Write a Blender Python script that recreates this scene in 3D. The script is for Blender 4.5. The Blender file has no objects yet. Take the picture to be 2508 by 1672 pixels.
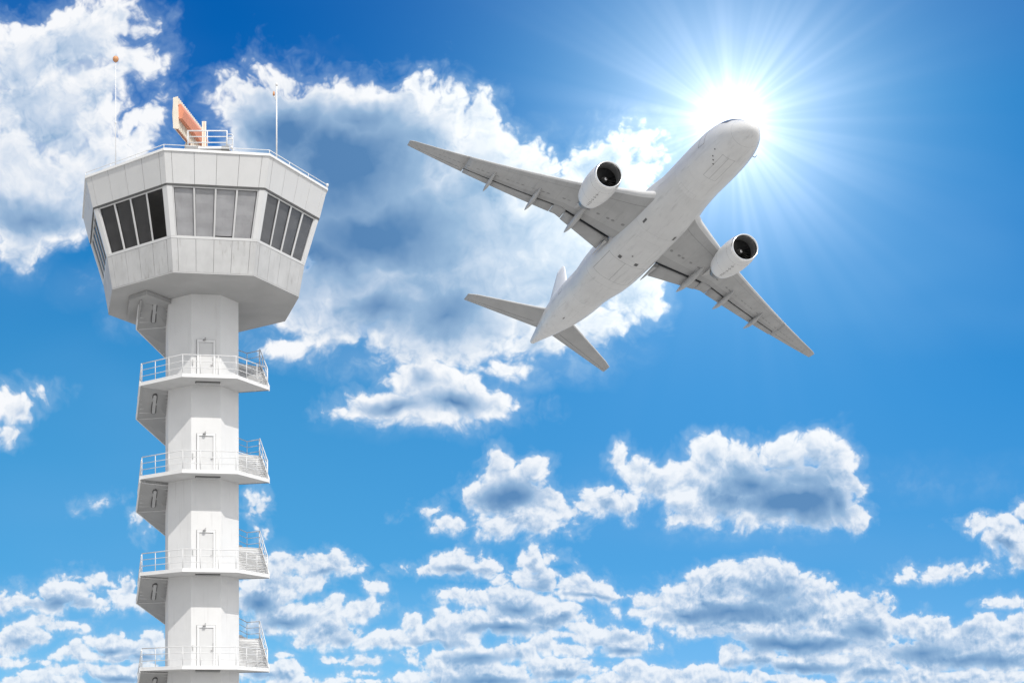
import bpy, bmesh, math, random
from mathutils import Vector, Matrix
random.seed(7)
C = bpy.context.scene.collection
R = math.radians
PI = math.pi

# ------------------------------------------------------------------ node helpers
class G:
    """tiny helper that writes node graphs as expressions"""
    def __init__(s, tree):
        s.t = tree; s.n = tree.nodes; s.l = tree.links
    def node(s, typ, ins=None, **kw):
        nd = s.n.new(typ)
        for k, v in kw.items(): setattr(nd, k, v)
        for k, v in (ins or {}).items(): s.put(nd.inputs[k], v)
        return nd
    def put(s, sock, v):
        if v is None: return
        if isinstance(v, bpy.types.NodeSocket): s.l.new(v, sock)
        elif isinstance(v, bpy.types.Node): s.l.new(v.outputs[0], sock)
        else:
            try: sock.default_value = v
            except Exception: sock.default_value = (v, v, v)
    def m(s, op, a, b=None, c=None, clamp=False):
        nd = s.n.new('ShaderNodeMath'); nd.operation = op; nd.use_clamp = clamp
        s.put(nd.inputs[0], a); s.put(nd.inputs[1], b); s.put(nd.inputs[2], c)
        return nd.outputs[0]
    def v(s, op, a, b=None, scale=None):
        nd = s.n.new('ShaderNodeVectorMath'); nd.operation = op
        s.put(nd.inputs[0], a); s.put(nd.inputs[1], b)
        if scale is not None: s.put(nd.inputs['Scale'], scale)
        return nd.outputs['Value'] if op in ('LENGTH', 'DOT_PRODUCT', 'DISTANCE') else nd.outputs[0]
    def xyz(s, v):
        nd = s.n.new('ShaderNodeSeparateXYZ'); s.put(nd.inputs[0], v); return nd.outputs
    def comb(s, x, y, z=0.0):
        nd = s.n.new('ShaderNodeCombineXYZ'); s.put(nd.inputs[0], x); s.put(nd.inputs[1], y); s.put(nd.inputs[2], z)
        return nd.outputs[0]
    def step(s, x, a, b, lo=0.0, hi=1.0, kind='SMOOTHSTEP'):
        nd = s.n.new('ShaderNodeMapRange'); nd.interpolation_type = kind
        s.put(nd.inputs[0], x); nd.inputs[1].default_value = a; nd.inputs[2].default_value = b
        nd.inputs[3].default_value = lo; nd.inputs[4].default_value = hi
        return nd.outputs[0]
    def mix(s, f, a, b, blend='MIX'):
        nd = s.n.new('ShaderNodeMix'); nd.data_type = 'RGBA'; nd.blend_type = blend
        nd.clamp_factor = True
        s.put(nd.inputs[0], f); s.put(nd.inputs[6], a); s.put(nd.inputs[7], b)
        return nd.outputs[2]
    def noise(s, vec, scale, detail=4.0, rough=0.55, dim='3D', dist=0.0, out=0):
        nd = s.n.new('ShaderNodeTexNoise'); nd.noise_dimensions = dim
        if dim == '1D': s.put(nd.inputs['W'], vec)
        else: s.put(nd.inputs['Vector'], vec)
        nd.inputs['Scale'].default_value = scale; nd.inputs['Detail'].default_value = detail
        nd.inputs['Roughness'].default_value = rough; nd.inputs['Distortion'].default_value = dist
        return nd.outputs[out]
    def ramp(s, f, stops):
        nd = s.n.new('ShaderNodeValToRGB'); s.put(nd.inputs[0], f)
        e = nd.color_ramp.elements
        while len(e) < len(stops): e.new(0.5)
        for i, (p, c) in enumerate(stops):
            e[i].position = p; e[i].color = (c[0], c[1], c[2], 1)
        return nd.outputs[0]

def srgb(r, g, b):
    f = lambda c: (c/255/12.92) if c/255 <= 0.04045 else ((c/255+0.055)/1.055)**2.4
    return (f(r), f(g), f(b), 1.0)

MATS = {}
def newmat(name):
    m = bpy.data.materials.new(name); m.use_nodes = True
    g = G(m.node_tree)
    p = g.n['Principled BSDF']
    MATS[name] = m
    return m, g, p

def paint(name, col, rough=0.5, var=0.06, scale=1.5, metal=0.0, streak=0.0, bump=0.0, dirtcol=(0.22, 0.20, 0.18, 1), spots=0.0):
    m, g, p = newmat(name)
    tc = g.node('ShaderNodeTexCoord').outputs['Object']
    n1 = g.noise(tc, scale, 6, 0.6)
    base = g.mix(g.step(n1, 0.3, 0.7), tuple(c*(1-var) for c in col[:3])+(1,), tuple(min(1, c*(1+var)) for c in col[:3])+(1,))
    if streak:
        mp = g.v('MULTIPLY', tc, (3.2, 3.2, 0.22))
        n2 = g.noise(mp, 1.6, 5, 0.6)
        n3 = g.noise(tc, 0.35, 3, 0.5)
        f = g.m('MULTIPLY', g.step(n2, 0.52, 0.78), g.step(n3, 0.35, 0.65))
        base = g.mix(g.m('MULTIPLY', f, streak), base, dirtcol)
    if spots:
        n4 = g.noise(tc, 3.0, 8, 0.75)
        base = g.mix(g.m('MULTIPLY', g.step(n4, 0.60, 0.80), spots), base, dirtcol)
    g.put(p.inputs['Base Color'], base)
    rn = g.noise(tc, scale*4, 3, 0.5)
    g.put(p.inputs['Roughness'], g.step(rn, 0.2, 0.8, max(0.02, rough-0.08), min(1, rough+0.08), 'LINEAR'))
    p.inputs['Metallic'].default_value = metal
    if bump:
        b = g.node('ShaderNodeBump', {'Strength': bump, 'Distance': 0.02, 'Height': g.noise(tc, 18, 5, 0.6)})
        g.put(p.inputs['Normal'], b)
    return m

WARM = lambda v: (v, v*0.998, v*0.996, 1)
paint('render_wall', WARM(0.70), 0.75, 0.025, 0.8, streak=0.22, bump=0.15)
paint('deck_edge', WARM(0.76), 0.7, 0.03, 1.2, streak=0.10)
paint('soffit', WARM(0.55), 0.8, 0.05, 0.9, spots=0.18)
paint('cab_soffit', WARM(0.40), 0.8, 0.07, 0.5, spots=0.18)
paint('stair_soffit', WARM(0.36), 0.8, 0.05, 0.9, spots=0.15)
paint('stair_riser', WARM(0.66), 0.8, 0.06, 2.0, spots=0.55, streak=0.3)
paint('fascia', WARM(0.60), 0.55, 0.02, 0.7, streak=0.14)
paint('lower_panel', WARM(0.49), 0.6, 0.08, 0.9, streak=0.9)
paint('seam', WARM(0.20), 0.8, 0.1, 3)
paint('lip_shade', WARM(0.10), 0.7, 0.1, 3)
paint('window_frame', WARM(0.66), 0.4, 0.02, 2)
paint('rail_metal', WARM(0.68), 0.4, 0.05, 5, spots=0.15)
paint('door_paint', WARM(0.62), 0.5, 0.02, 2, streak=0.1)
paint('door_frame', WARM(0.75), 0.5, 0.02, 2)
paint('lamp_body', WARM(0.30), 0.5, 0.05, 4)
paint('lamp_lens', WARM(0.45), 0.3, 0.04, 4)
paint('dark_metal', WARM(0.09), 0.45, 0.1, 4)
paint('roof_deck', WARM(0.35), 0.9, 0.1, 2)
paint('inside_dark', WARM(0.20), 0.8, 0.1, 2)
paint('blind_pale', WARM(0.36), 0.7, 0.10, 1.2, streak=0.3)  # streaks stand in for uneven window reflections, put into the blind colour
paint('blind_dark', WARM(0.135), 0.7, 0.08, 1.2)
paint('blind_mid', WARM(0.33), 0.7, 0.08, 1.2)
paint('radar_cream', (0.80, 0.72, 0.60, 1), 0.5, 0.04, 2)
paint('radar_salmon', (0.74, 0.29, 0.17, 1), 0.5, 0.06, 2, streak=0.1)
paint('radar_rust', (0.40, 0.16, 0.10, 1), 0.6, 0.1, 3)
paint('ball_orange', (0.62, 0.30, 0.14, 1), 0.45, 0.05, 3)
paint('mast_white', WARM(0.78), 0.4, 0.04, 3)

def glass(name, tint, mixf, rough=0.03):
    m, g, p = newmat(name)
    g.n.remove(p)
    out = g.n['Material Output']
    tr = g.node('ShaderNodeBsdfTransparent', {'Color': (tint, tint, tint*1.01, 1)})
    gl = g.node('ShaderNodeBsdfGlossy', {'Color': (0.6, 0.59, 0.57, 1), 'Roughness': rough})
    tc = g.node('ShaderNodeTexCoord').outputs['Object']
    b = g.node('ShaderNodeBump', {'Strength': 0.04, 'Distance': 0.05, 'Height': g.noise(tc, 0.7, 3)})
    g.put(gl.inputs['Normal'], b)
    fr = g.node('ShaderNodeFresnel', {'IOR': 1.5})
    back = g.node('ShaderNodeNewGeometry').outputs['Backfacing']
    f = g.m('MULTIPLY', g.m('ADD', fr, mixf, clamp=True), g.m('SUBTRACT', 1.0, back))
    mx = g.node('ShaderNodeMixShader', {0: f, 1: tr, 2: gl})
    g.l.new(mx.outputs[0], out.inputs[0])
    return m
glass('glass_clear', 0.98, 0.0)
glass('glass_smoked', 0.78, 0.0)

# ------------------------------------------------------------------ mesh helpers
def M(n): return MATS[n]
def tag(o, label=None, cat=None, group=None, kind=None):
    if label: o['label'] = label
    if cat: o['category'] = cat
    if group: o['group'] = group
    if kind: o['kind'] = kind
    return o
def empty(name, loc=(0, 0, 0), rz=0.0):
    o = bpy.data.objects.new(name, None); C.objects.link(o)
    o.location = loc; o.rotation_euler = (0, 0, rz); o.empty_display_size = 0.5
    return o

class MB:
    def __init__(s):
        s.bm = bmesh.new(); s.mi = 0; s.mats = []
    def mat(s, name):
        if name not in s.mats: s.mats.append(name)
        s.mi = s.mats.index(name); return s
    def face(s, pts, smooth=False):
        vs = [s.bm.verts.new(p) for p in pts]
        f = s.bm.faces.new(vs); f.material_index = s.mi; f.smooth = smooth
        return f
    def hexa(s, b, t):
        """closed prism: bottom ring b, top ring t (same count)"""
        n = len(b)
        vb = [s.bm.verts.new(p) for p in b]; vt = [s.bm.verts.new(p) for p in t]
        fs = [s.bm.faces.new(vb[::-1]), s.bm.faces.new(vt)]
        for i in range(n):
            j = (i+1) % n
            fs.append(s.bm.faces.new([vb[i], vb[j], vt[j], vt[i]]))
        for f in fs: f.material_index = s.mi
        return fs
    def box(s, c, d, mtx=None):
        x, y, z = (q/2 for q in d); c = Vector(c)
        P = [Vector(p) for p in ((-x, -y, -z), (x, -y, -z), (x, y, -z), (-x, y, -z), (-x, -y, z), (x, -y, z), (x, y, z), (-x, y, z))]
        if mtx is not None: P = [mtx @ p for p in P]
        P = [p+c for p in P]
        return s.hexa(P[:4], P[4:])
    def tube(s, path, r, seg=8, caps=True, closed=False):
        path = [Vector(p) for p in path]; n = len(path); rings = []
        for i, p in enumerate(path):
            if closed: d = (path[(i+1) % n]-path[i-1])
            elif i == 0: d = path[1]-p
            elif i == n-1: d = p-path[i-1]
            else: d = (path[i+1]-p).normalized()+(p-path[i-1]).normalized()
            d.normalize()
            up = Vector((0, 0, 1)) if abs(d.z) < 0.9 else Vector((1, 0, 0))
            a = d.cross(up).normalized(); b = d.cross(a).normalized()
            rr = r[i] if isinstance(r, (list, tuple)) else r
            rings.append([s.bm.verts.new(p+a*math.cos(2*PI*k/seg)*rr+b*math.sin(2*PI*k/seg)*rr) for k in range(seg)])
        for i in range(n if closed else n-1):
            A, B = rings[i], rings[(i+1) % n]
            for k in range(seg):
                f = s.bm.faces.new([A[k], A[(k+1) % seg], B[(k+1) % seg], B[k]]); f.smooth = True; f.material_index = s.mi
        if caps and not closed:
            for rg in (rings[0], rings[-1]):
                f = s.bm.faces.new(rg); f.material_index = s.mi
    def lathe(s, prof, axis_o, ax, up, seg=32, smooth=True):
        """prof: (t along axis, radius)"""
        ax = Vector(ax).normalized(); up = Vector(up); sd = ax.cross(up).normalized(); up = sd.cross(ax).normalized()
        o = Vector(axis_o); rings = []
        for t, r in prof:
            if r < 1e-5: rings.append([s.bm.verts.new(o+ax*t)])
            else: rings.append([s.bm.verts.new(o+ax*t+(up*math.cos(2*PI*k/seg)+sd*math.sin(2*PI*k/seg))*r) for k in range(seg)])
        for A, B in zip(rings, rings[1:]):
            for k in range(seg):
                k2 = (k+1) % seg
                if len(A) == 1 and len(B) == 1: break
                if len(A) == 1: q = [A[0], B[k2], B[k]]
                elif len(B) == 1: q = [A[k], A[k2], B[0]]
                else: q = [A[k], A[k2], B[k2], B[k]]
                f = s.bm.faces.new(q); f.smooth = smooth; f.material_index = s.mi
    def build(s, name, parent=None, mat=None, bevel=0.0, loc=None, recalc=True):
        if recalc: bmesh.ops.recalc_face_normals(s.bm, faces=s.bm.faces)
        me = bpy.data.meshes.new(name); s.bm.to_mesh(me); s.bm.free()
        for mn in (s.mats or [mat]): me.materials.append(M(mn))
        o = bpy.data.objects.new(name, me); C.objects.link(o)
        if parent: o.parent = parent
        if bevel:
            b = o.modifiers.new('bevel', 'BEVEL'); b.width = bevel; b.segments = 2; b.limit_method = 'ANGLE'; b.angle_limit = R(40)
        return o

# ------------------------------------------------------------------ camera
CAMZ = 1.9
FPX = 3220.0; CX = 495.0; CY = 1800.0; W = 2508.0; H = 1672.0
cam = bpy.data.cameras.new('camera'); co = bpy.data.objects.new('camera', cam); C.objects.link(co)
co.location = (0, 0, CAMZ); co.rotation_euler = (R(90), 0, 0)
cam.sensor_width = 36.0; cam.lens = FPX/W*36.0
cam.shift_x = (W/2-CX)/W; cam.shift_y = (CY-H/2)/W
cam.clip_start = 0.1; cam.clip_end = 60000
bpy.context.scene.camera = co

# ------------------------------------------------------------------ ground
m, g, p = newmat('apron_concrete')
tc = g.node('ShaderNodeTexCoord').outputs['Object']
n1 = g.noise(tc, 0.02, 8, 0.6); n2 = g.noise(tc, 1.2, 6, 0.6)
c1 = g.mix(g.step(n1, 0.35, 0.65), (0.40, 0.385, 0.36, 1), (0.50, 0.485, 0.455, 1))
bk = g.node('ShaderNodeTexBrick', {'Vector': tc, 'Color1': (1, 1, 1, 1), 'Color2': (0.93, 0.93, 0.93, 1), 'Mortar': (0.35, 0.34, 0.32, 1), 'Scale': 1.0, 'Mortar Size': 0.02, 'Brick Width': 6.0, 'Row Height': 6.0}, offset=0.0)
c1 = g.mix(1.0, c1, bk.outputs[0], 'MULTIPLY')
c1 = g.mix(g.m('MULTIPLY', g.step(n2, 0.55, 0.8), 0.25), c1, (0.18, 0.17, 0.16, 1))
g.put(p.inputs['Base Color'], c1); p.inputs['Roughness'].default_value = 0.9
b = MB(); b.mat('apron_concrete')
S = 20000.0; N = 16
vs = [[b.bm.verts.new((-S+2*S*i/N, -S+2*S*j/N, 0)) for j in range(N+1)] for i in range(N+1)]
for i in range(N):
    for j in range(N): b.bm.faces.new([vs[i][j], vs[i+1][j], vs[i+1][j+1], vs[i][j+1]])
tag(b.build('ground'), 'pale concrete apron reaching to the horizon', kind='structure')

# ------------------------------------------------------------------ control tower
PHI = R(6.8)
def ov(r, z, k, c=22.5):
    a = R(k*45-22.5-90); return Vector((r*math.cos(a), r*math.sin(a), z))
tower = empty('control_tower', (-0.02, 86.0, 0), PHI)
tag(tower, 'white octagonal concrete control tower with grey flared glazed cab and balconies', 'control tower')
RS = 2.50; RD = 4.515
DECKS = [6.17, 12.22, 18.36, 24.31]
BASE = 0.12; CABZ = 30.03

b = MB(); b.mat('render_wall')
NZ = 12
rings = []
for i in range(NZ+1):
    z = -0.2+(CABZ+0.1+0.2)*i/NZ
    rr = RS*(1.012-0.024*i/NZ)
    rings.append([b.bm.verts.new(ov(rr, z, k)) for k in range(8)])
for A, B in zip(rings, rings[1:]):
    for k in range(8):
        b.bm.faces.new([A[k], A[(k+1) % 8], B[(k+1) % 8], B[k]])
b.build('shaft', tower, bevel=0.02)

def lerp(a, b_, t): return a+(b_-a)*t
def frontal(o): return o

def edge_tube(pts, h, b, r=0.028):
    b.tube([p+Vector((0, 0, h)) for p in pts], r, 8)

def make_deck(z, nm='balcony'):
    bal = MB(); bal.mat('deck_edge')
    # slab: three octagon sides from vertex -1 to vertex 2
    T = 0.16
    ks = [-1, 0, 1, 2]
    outer = [ov(RD, 0, k) for k in ks]; inner = [ov(RS-0.05, 0, k) for k in ks]
    # top
    ring_t = [Vector((p.x, p.y, z)) for p in outer+inner[::-1]]
    ring_b = [Vector((p.x, p.y, z-T)) for p in outer+inner[::-1]]
    fs = bal.hexa(ring_b, ring_t)
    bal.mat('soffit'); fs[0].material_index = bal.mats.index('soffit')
    # small upstand kerb along the edge
    bal.mat('deck_edge')
    for a, c in zip(ks, ks[1:]):
        o1, o2 = ov(RD, 0, a), ov(RD, 0, c); i1, i2 = ov(RD-0.10, 0, a), ov(RD-0.10, 0, c)
        bal.hexa([Vector((q.x, q.y, z+0.002)) for q in (o1*0.9995, o2*0.9995, i2, i1)], [Vector((q.x, q.y, z+0.07)) for q in (o1*0.9995, o2*0.9995, i2, i1)])
    o = bal.build(nm, tower, bevel=0.01)
    # railing
    rb = MB(); rb.mat('rail_metal')
    RR = RD-0.14
    pts = [ov(RR, z+0.07, k) for k in ks]
    for h, r in ((1.2, 0.032), (0.80, 0.022), (0.40, 0.022)):
        edge_tube(pts, h, rb, r)
    for a, c in zip(pts, pts[1:]):
        for i in range(3):
            q = lerp(a, c, i/3)
            rb.tube([q, q+Vector((0, 0, 1.2))], 0.026, 8)
    rb.tube([pts[-1], pts[-1]+Vector((0, 0, 1.2))], 0.035, 8)
    rb.build('railing', o)
    # batten lamp under the slab
    lb = MB(); lb.mat('dark_metal'); yl = -3.17
    lb.box((0.0, yl, z-T-0.03), (1.58, 0.30, 0.06)); lb.mat('lamp_lens'); lb.box((0.0, yl, z-T-0.105), (1.5, 0.22, 0.09))
    lb.build('batten_lamp', o, bevel=0.012)
    return o

def seg_pts(a, c, t, z, ro=RD, ri=RS-0.05):
    return lerp(ov(ro, z, a), ov(ro, z, c), t), lerp(ov(ri, z, a), ov(ri, z, c), t)

def make_stairs(z0, rails_all=True):
    """flights climbing from a deck (right end, vertex 2) round the back to the deck above (vertex 7)"""
    # segments: (from vertex, to vertex, list of (t, z) nodes)
    z = z0
    total = 6.05
    segs = [(2, 3, [(0.0, 0.0), (0.92, 2.15), (1.0, 2.15)]),
            (3, 4, [(0.0, 2.15), (0.30, 2.15), (1.0, 3.25)]),
            (4, 5, [(0.0, 3.25), (1.0, 3.30)]),
            (5, 6, [(0.0, 3.30), (1.0, 4.70)]),
            (6, 7, [(0.0, 4.70), (0.12, 4.75), (1.0, 6.0)])]
    st = MB()
    rb = MB(); rb.mat('rail_metal'); lastp = None
    path = []
    for (a, c, nodes) in segs:
        for (t0, h0), (t1, h1) in zip(nodes, nodes[1:]):
            if t1-t0 < 1e-4: continue
            # soffit slab
            th = 0.20
            o0, i0 = seg_pts(a, c, t0, z+h0); o1, i1 = seg_pts(a, c, t1, z+h1)
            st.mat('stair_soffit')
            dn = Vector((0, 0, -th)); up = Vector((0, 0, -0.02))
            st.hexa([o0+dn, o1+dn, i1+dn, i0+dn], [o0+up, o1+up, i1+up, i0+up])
            # outer string, thin white
            st.mat('deck_edge')
            o0s, _ = seg_pts(a, c, t0, z+h0, RD+0.035); o1s, _ = seg_pts(a, c, t1, z+h1, RD+0.035)
            q0, _ = seg_pts(a, c, t0, z+h0, RD-0.04); q1, _ = seg_pts(a, c, t1, z+h1, RD-0.04)
            st.hexa([o0s+dn*1.1, o1s+dn*1.1, q1+dn*1.1, q0+dn*1.1], [o0s+Vector((0, 0, .10)), o1s+Vector((0, 0, .10)), q1+Vector((0, 0, .10)), q0+Vector((0, 0, .10))])
            n = max(1, int(round(abs(h1-h0)/0.185)))
            if abs(h1-h0) > 0.2:
                st.mat('stair_riser')
                for i in range(n):
                    ta, tb = lerp(t0, t1, i/n), lerp(t0, t1, (i+1)/n)
                    ha, hb = lerp(h0, h1, i/n), lerp(h0, h1, (i+1)/n)
                    A0, B0 = seg_pts(a, c, ta, 0, RD-0.16); A1, B1 = seg_pts(a, c, tb, 0, RD-0.16)
                    zb = z+ha-0.06; zt = z+hb
                    up2 = lambda v, zz: Vector((v.x, v.y, zz))
                    st.hexa([up2(A0, zb), up2(A1, zb), up2(B1, zb), up2(B0, zb)], [up2(A0, zt), up2(A1, zt), up2(B1, zt), up2(B0, zt)])
                    # nosing, slightly proud
                    A2, B2 = seg_pts(a, c, ta-0.012, 0, RD-0.155); A3, B3 = seg_pts(a, c, ta+0.02, 0, RD-0.155)
                    st.hexa([up2(A2, zt-0.03), up2(A3, zt-0.03), up2(B3, zt-0.03), up2(B2, zt-0.03)], [up2(A2, zt+0.006), up2(A3, zt+0.006), up2(B3, zt+0.006), up2(B2, zt+0.006)])
            rr = RD-0.10
            path.append((a, c, t0, z+h0)); path.append((a, c, t1, z+h1))
    o = st.build('stair_flight', tower)
    # railing following the flights
    def P(q, h): return lerp(ov(RD-0.10, q[3]+h, q[0]), ov(RD-0.10, q[3]+h, q[1]), q[2])
    if not rails_all: path = [q for q in path if q[1] <= 4]
    for h, r in ((1.22, 0.030), (0.82, 0.02), (0.42, 0.02)):
        pp = []
        for q in path:
            v = P(q, h)
            if not pp or (v-pp[-1]).length > 0.02: pp.append(v)
        rb.tube(pp, r, 8)
    for q0, q1 in zip(path, path[1:]):
        L = (P(q0, 0)-P(q1, 0)).length
        n = max(1, int(L/1.15))
        if L < 0.05: continue
        for i in range(n):
            v = lerp(P(q0, 0), P(q1, 0), i/n)
            rb.tube([v, v+Vector((0, 0, 1.22))], 0.022, 8)
    rb.build('railing', o)
    # oval bulkhead lamp on the underside of the last flight
    lb = MB()
    a0, i0 = seg_pts(6, 7, 0.30, z+4.75+(0.18/0.88)*1.25-0.2); a1, i1 = seg_pts(6, 7, 0.80, z+4.75+(0.68/0.88)*1.25-0.2)
    c0, c1 = lerp(i0, a0, 0.46), lerp(i1, a1, 0.46)
    d = (c1-c0).normalized(); nrm = Vector((-1, 0, 0)).cross(d)
    if nrm.z > 0: nrm = -nrm
    sd = d.cross(nrm).normalized()
    def oval(r, off, cc0, cc1, n=10):
        out = []
        for k in range(n+1): out.append(cc1+d*math.sin(PI*k/n)*r*1.0+sd*math.cos(PI*k/n)*r+nrm*off)
        for k in range(n+1): out.append(cc0-d*math.sin(PI*k/n)*r-sd*math.cos(PI*k/n)*r+nrm*off)
        return out
    lb.mat('dark_metal'); lb.hexa(oval(0.165, -0.03, c0, c1), oval(0.165, 0.15, c0, c1))
    lb.mat('lamp_lens'); lb.hexa(oval(0.12, 0.10, c0, c1), oval(0.10, 0.19, c0, c1))
    lb.build('bulkhead_lamp', o)
    return o

def make_door(z):
    ya = -RS*math.cos(R(22.5))
    zs = z
    fr = MB(); fr.mat('door_frame')
    wl, hl, fw = 0.90, 2.52, 0.14
    fr.box((-wl/2-fw/2, ya-0.03, zs+hl/2+0.03), (fw, 0.14, hl+0.05)); fr.box((wl/2+fw/2, ya-0.03, zs+hl/2+0.03), (fw, 0.14, hl+0.05))
    fr.box((0, ya-0.03, zs+hl+0.135), (wl+2*fw, 0.14, 0.15))
    door = MB(); door.mat('door_paint'); door.box((0, ya-0.005, zs+hl/2+0.045), (wl-0.02, 0.07, hl-0.01))
    door.mat('lamp_body')
    for (cx_, cz_, w_, h_) in ((-wl/2-fw-0.015, hl/2+0.1, 0.03, hl+0.22), (wl/2+fw+0.015, hl/2+0.1, 0.03, hl+0.22), (0, hl+0.225, wl+2*fw+0.06, 0.03)):
        door.box((cx_, ya-0.01, zs+cz_), (w_, 0.03, h_))
    d = door.build('door', tower, bevel=0.006)
    fr.build('door_frame', d, bevel=0.01)
    hb = MB(); hb.mat('dark_metal')
    hb.tube([(0.37, ya-0.05, zs+1.12), (0.37, ya-0.11, zs+1.12), (0.27, ya-0.11, zs+1.12)], 0.018, 6)
    hb.tube([(0.44, ya-0.075, zs+1.05), (0.44, ya-0.075, zs+1.62)], 0.014, 6)
    hb.build('door_handle', d)
    lb = MB(); lb.mat('lamp_body')
    lx = -0.13
    lb.lathe([(0, 0.0), (0.0, 0.11), (0.04, 0.11), (0.07, 0.05), (0.07, 0.0)], (lx, ya-0.20, zs+hl+0.15), (0, 0, 1), (0, 1, 0), 16)
    lb.tube([(lx, ya-0.20, zs+hl+0.2), (lx+0.05, ya-0.18, zs+hl+0.30), (lx+0.12, ya-0.02, zs+hl+0.36)], 0.018, 6)
    lb.build('door_lamp', d)
    bx = MB(); bx.mat('lamp_lens'); bx.box((-0.86, ya-0.04, zs+1.3), (0.07, 0.07, 0.32))
    bx.build('junction_box', d)
    return d

for z in DECKS:
    make_deck(z); make_door(z)
make_stairs(BASE)
for i, z in enumerate(DECKS):
    make_stairs(z, rails_all=(i < 3))
make_door(BASE-0.1)

# ---- cab
LV = [(30.03, 6.474), (31.95, 6.821), (34.88, 7.763), (36.66, 8.269)]
def rad(z):
    for (z0, r0), (z1, r1) in zip(LV, LV[1:]):
        if z <= z1: return r0+(r1-r0)*(z-z0)/(z1-z0)
    return LV[-1][1]
def fp(k, t, z, off=0.0, r=None):
    """point on cab facet k (between vertex k and k+1), t in 0..1"""
    rr = (rad(z) if r is None else r)+off
    return lerp(ov(rr, z, k), ov(rr, z, k+1), t)
def panel_band(mb, z0, z1, mname, off, th=0.05, corner=0.36, gap=0.022, n=4, topband=0.0, r0=None, r1=None):
    for k in range(8):
        L0 = (fp(k, 0, z0, off, r0)-fp(k, 1, z0, off, r0)).length
        c = corner/L0; gp = gap/L0/2
        xs = [0.0, c] + [c+(1-2*c)*i/n for i in range(1, n)] + [1-c, 1.0]
        for i, (ta, tb) in enumerate(zip(xs, xs[1:])):
            mb.mat(mname)
            a = ta+(gp if i > 0 else 0); bb = tb-(gp if i < len(xs)-2 else 0)
            jit = random.uniform(-0.004, 0.004)
            o = off+jit
            P = [fp(k, a, z0, o, r0), fp(k, bb, z0, o, r0), fp(k, bb, z1, o, r1), fp(k, a, z1, o, r1)]
            Q = [fp(k, a, z0, o-th, r0), fp(k, bb, z0, o-th, r0), fp(k, bb, z1, o-th, r1), fp(k, a, z1, o-th, r1)]
            mb.hexa(Q, P)
        mb.mat('seam')
        mb.face([fp(k, 0, z0+0.01, off-th*0.7, r0), fp(k, 1, z0+0.01, off-th*0.7, r0), fp(k, 1, z1-0.01, off-th*0.7, r1), fp(k, 0, z1-0.01, off-th*0.7, r1)])

# lower wall
b = MB(); panel_band(b, 30.05, 31.93, 'lower_panel', 0.0, r0=6.476, r1=6.82)
lw = b.build('lower_wall', tower, recalc=True)
# soffit slab
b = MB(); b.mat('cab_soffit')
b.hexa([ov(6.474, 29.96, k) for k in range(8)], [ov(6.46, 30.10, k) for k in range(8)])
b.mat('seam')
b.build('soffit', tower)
# window sill ring
b = MB(); b.mat('window_frame')
for k in range(8):
    b.hexa([fp(k, 0, 31.94, -0.25, 6.82), fp(k, 1, 31.94, -0.25, 6.82), fp(k, 1, 31.94, 0.015, 6.82), fp(k, 0, 31.94, 0.015, 6.82)],
           [fp(k, 0, 32.04, -0.25, 6.85), fp(k, 1, 32.04, -0.25, 6.85), fp(k, 1, 32.04, 0.015, 6.85), fp(k, 0, 32.04, 0.015, 6.85)])
b.build('window_sill', tower)
# parapet
b = MB(); panel_band(b, 34.86, 36.58, 'fascia', 0.05, r0=7.76, r1=8.22, th=0.06, corner=0.40)
b.mat('lip_shade')  # strip coloured dark for the shade under the parapet overhang
for k in range(8):
    b.hexa([fp(k, 0, 34.76, -0.35, 7.74), fp(k, 1, 34.76, -0.35, 7.74), fp(k, 1, 34.76, 0.035, 7.74), fp(k, 0, 34.76, 0.035, 7.74)],
           [fp(k, 0, 34.85, -0.35, 7.76), fp(k, 1, 34.85, -0.35, 7.76), fp(k, 1, 34.85, 0.035, 7.76), fp(k, 0, 34.85, 0.035, 7.76)])
par = b.build('parapet', tower)
b = MB(); b.mat('door_frame')
for k in range(8):
    b.hexa([fp(k, 0, 36.58, -0.5, 8.25), fp(k, 1, 36.58, -0.5, 8.25), fp(k, 1, 36.58, 0.10, 8.25), fp(k, 0, 36.58, 0.10, 8.25)],
           [fp(k, 0, 36.72, -0.5, 8.27), fp(k, 1, 36.72, -0.5, 8.27), fp(k, 1, 36.72, 0.08, 8.27), fp(k, 0, 36.72, 0.08, 8.27)])
b.build('coping', par)
# conductor rail above the coping
b = MB(); b.mat('mast_white')
b.tube([ov(8.30, 36.93, k) for k in range(8)], 0.022, 8, closed=True)
for k in range(8):
    for t in (0.0, 0.33, 0.66):
        q = lerp(ov(8.30, 36.7, k), ov(8.30, 36.7, k+1), t); b.tube([q, q+Vector((0, 0, 0.23))], 0.022, 6)
b.lathe([(0, 0), (0.02, 0.07), (0.1, 0.09), (0.18, 0.07), (0.2, 0)], lerp(ov(8.30, 36.86, 0), ov(8.30, 36.86, 1), 0.64), (0, 0, 1), (1, 0, 0), 12)
b.lathe([(0, 0), (0.02, 0.08), (0.1, 0.10), (0.18, 0.08), (0.2, 0)], ov(8.30, 36.82, 2), (0, 0, 1), (1, 0, 0), 12)
b.build('conductor_rail', tower)
# roof
b = MB(); b.mat('roof_deck')
b.hexa([ov(7.9, 36.45, k) for k in range(8)], [ov(7.9, 36.60, k) for k in range(8)])
roof = b.build('roof', tower)
# inside: ceiling, floor and core of the cab
b = MB(); b.mat('inside_dark')
b.hexa([ov(7.30, 34.86, k) for k in range(8)], [ov(7.35, 34.95, k) for k in range(8)])
b.hexa([ov(6.5, 31.80, k) for k in range(8)], [ov(6.5, 31.90, k) for k in range(8)])
b.hexa([ov(2.2, 31.9, k) for k in range(8)], [ov(2.2, 34.86, k) for k in range(8)])
b.build('cab_interior', tower)

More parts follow.
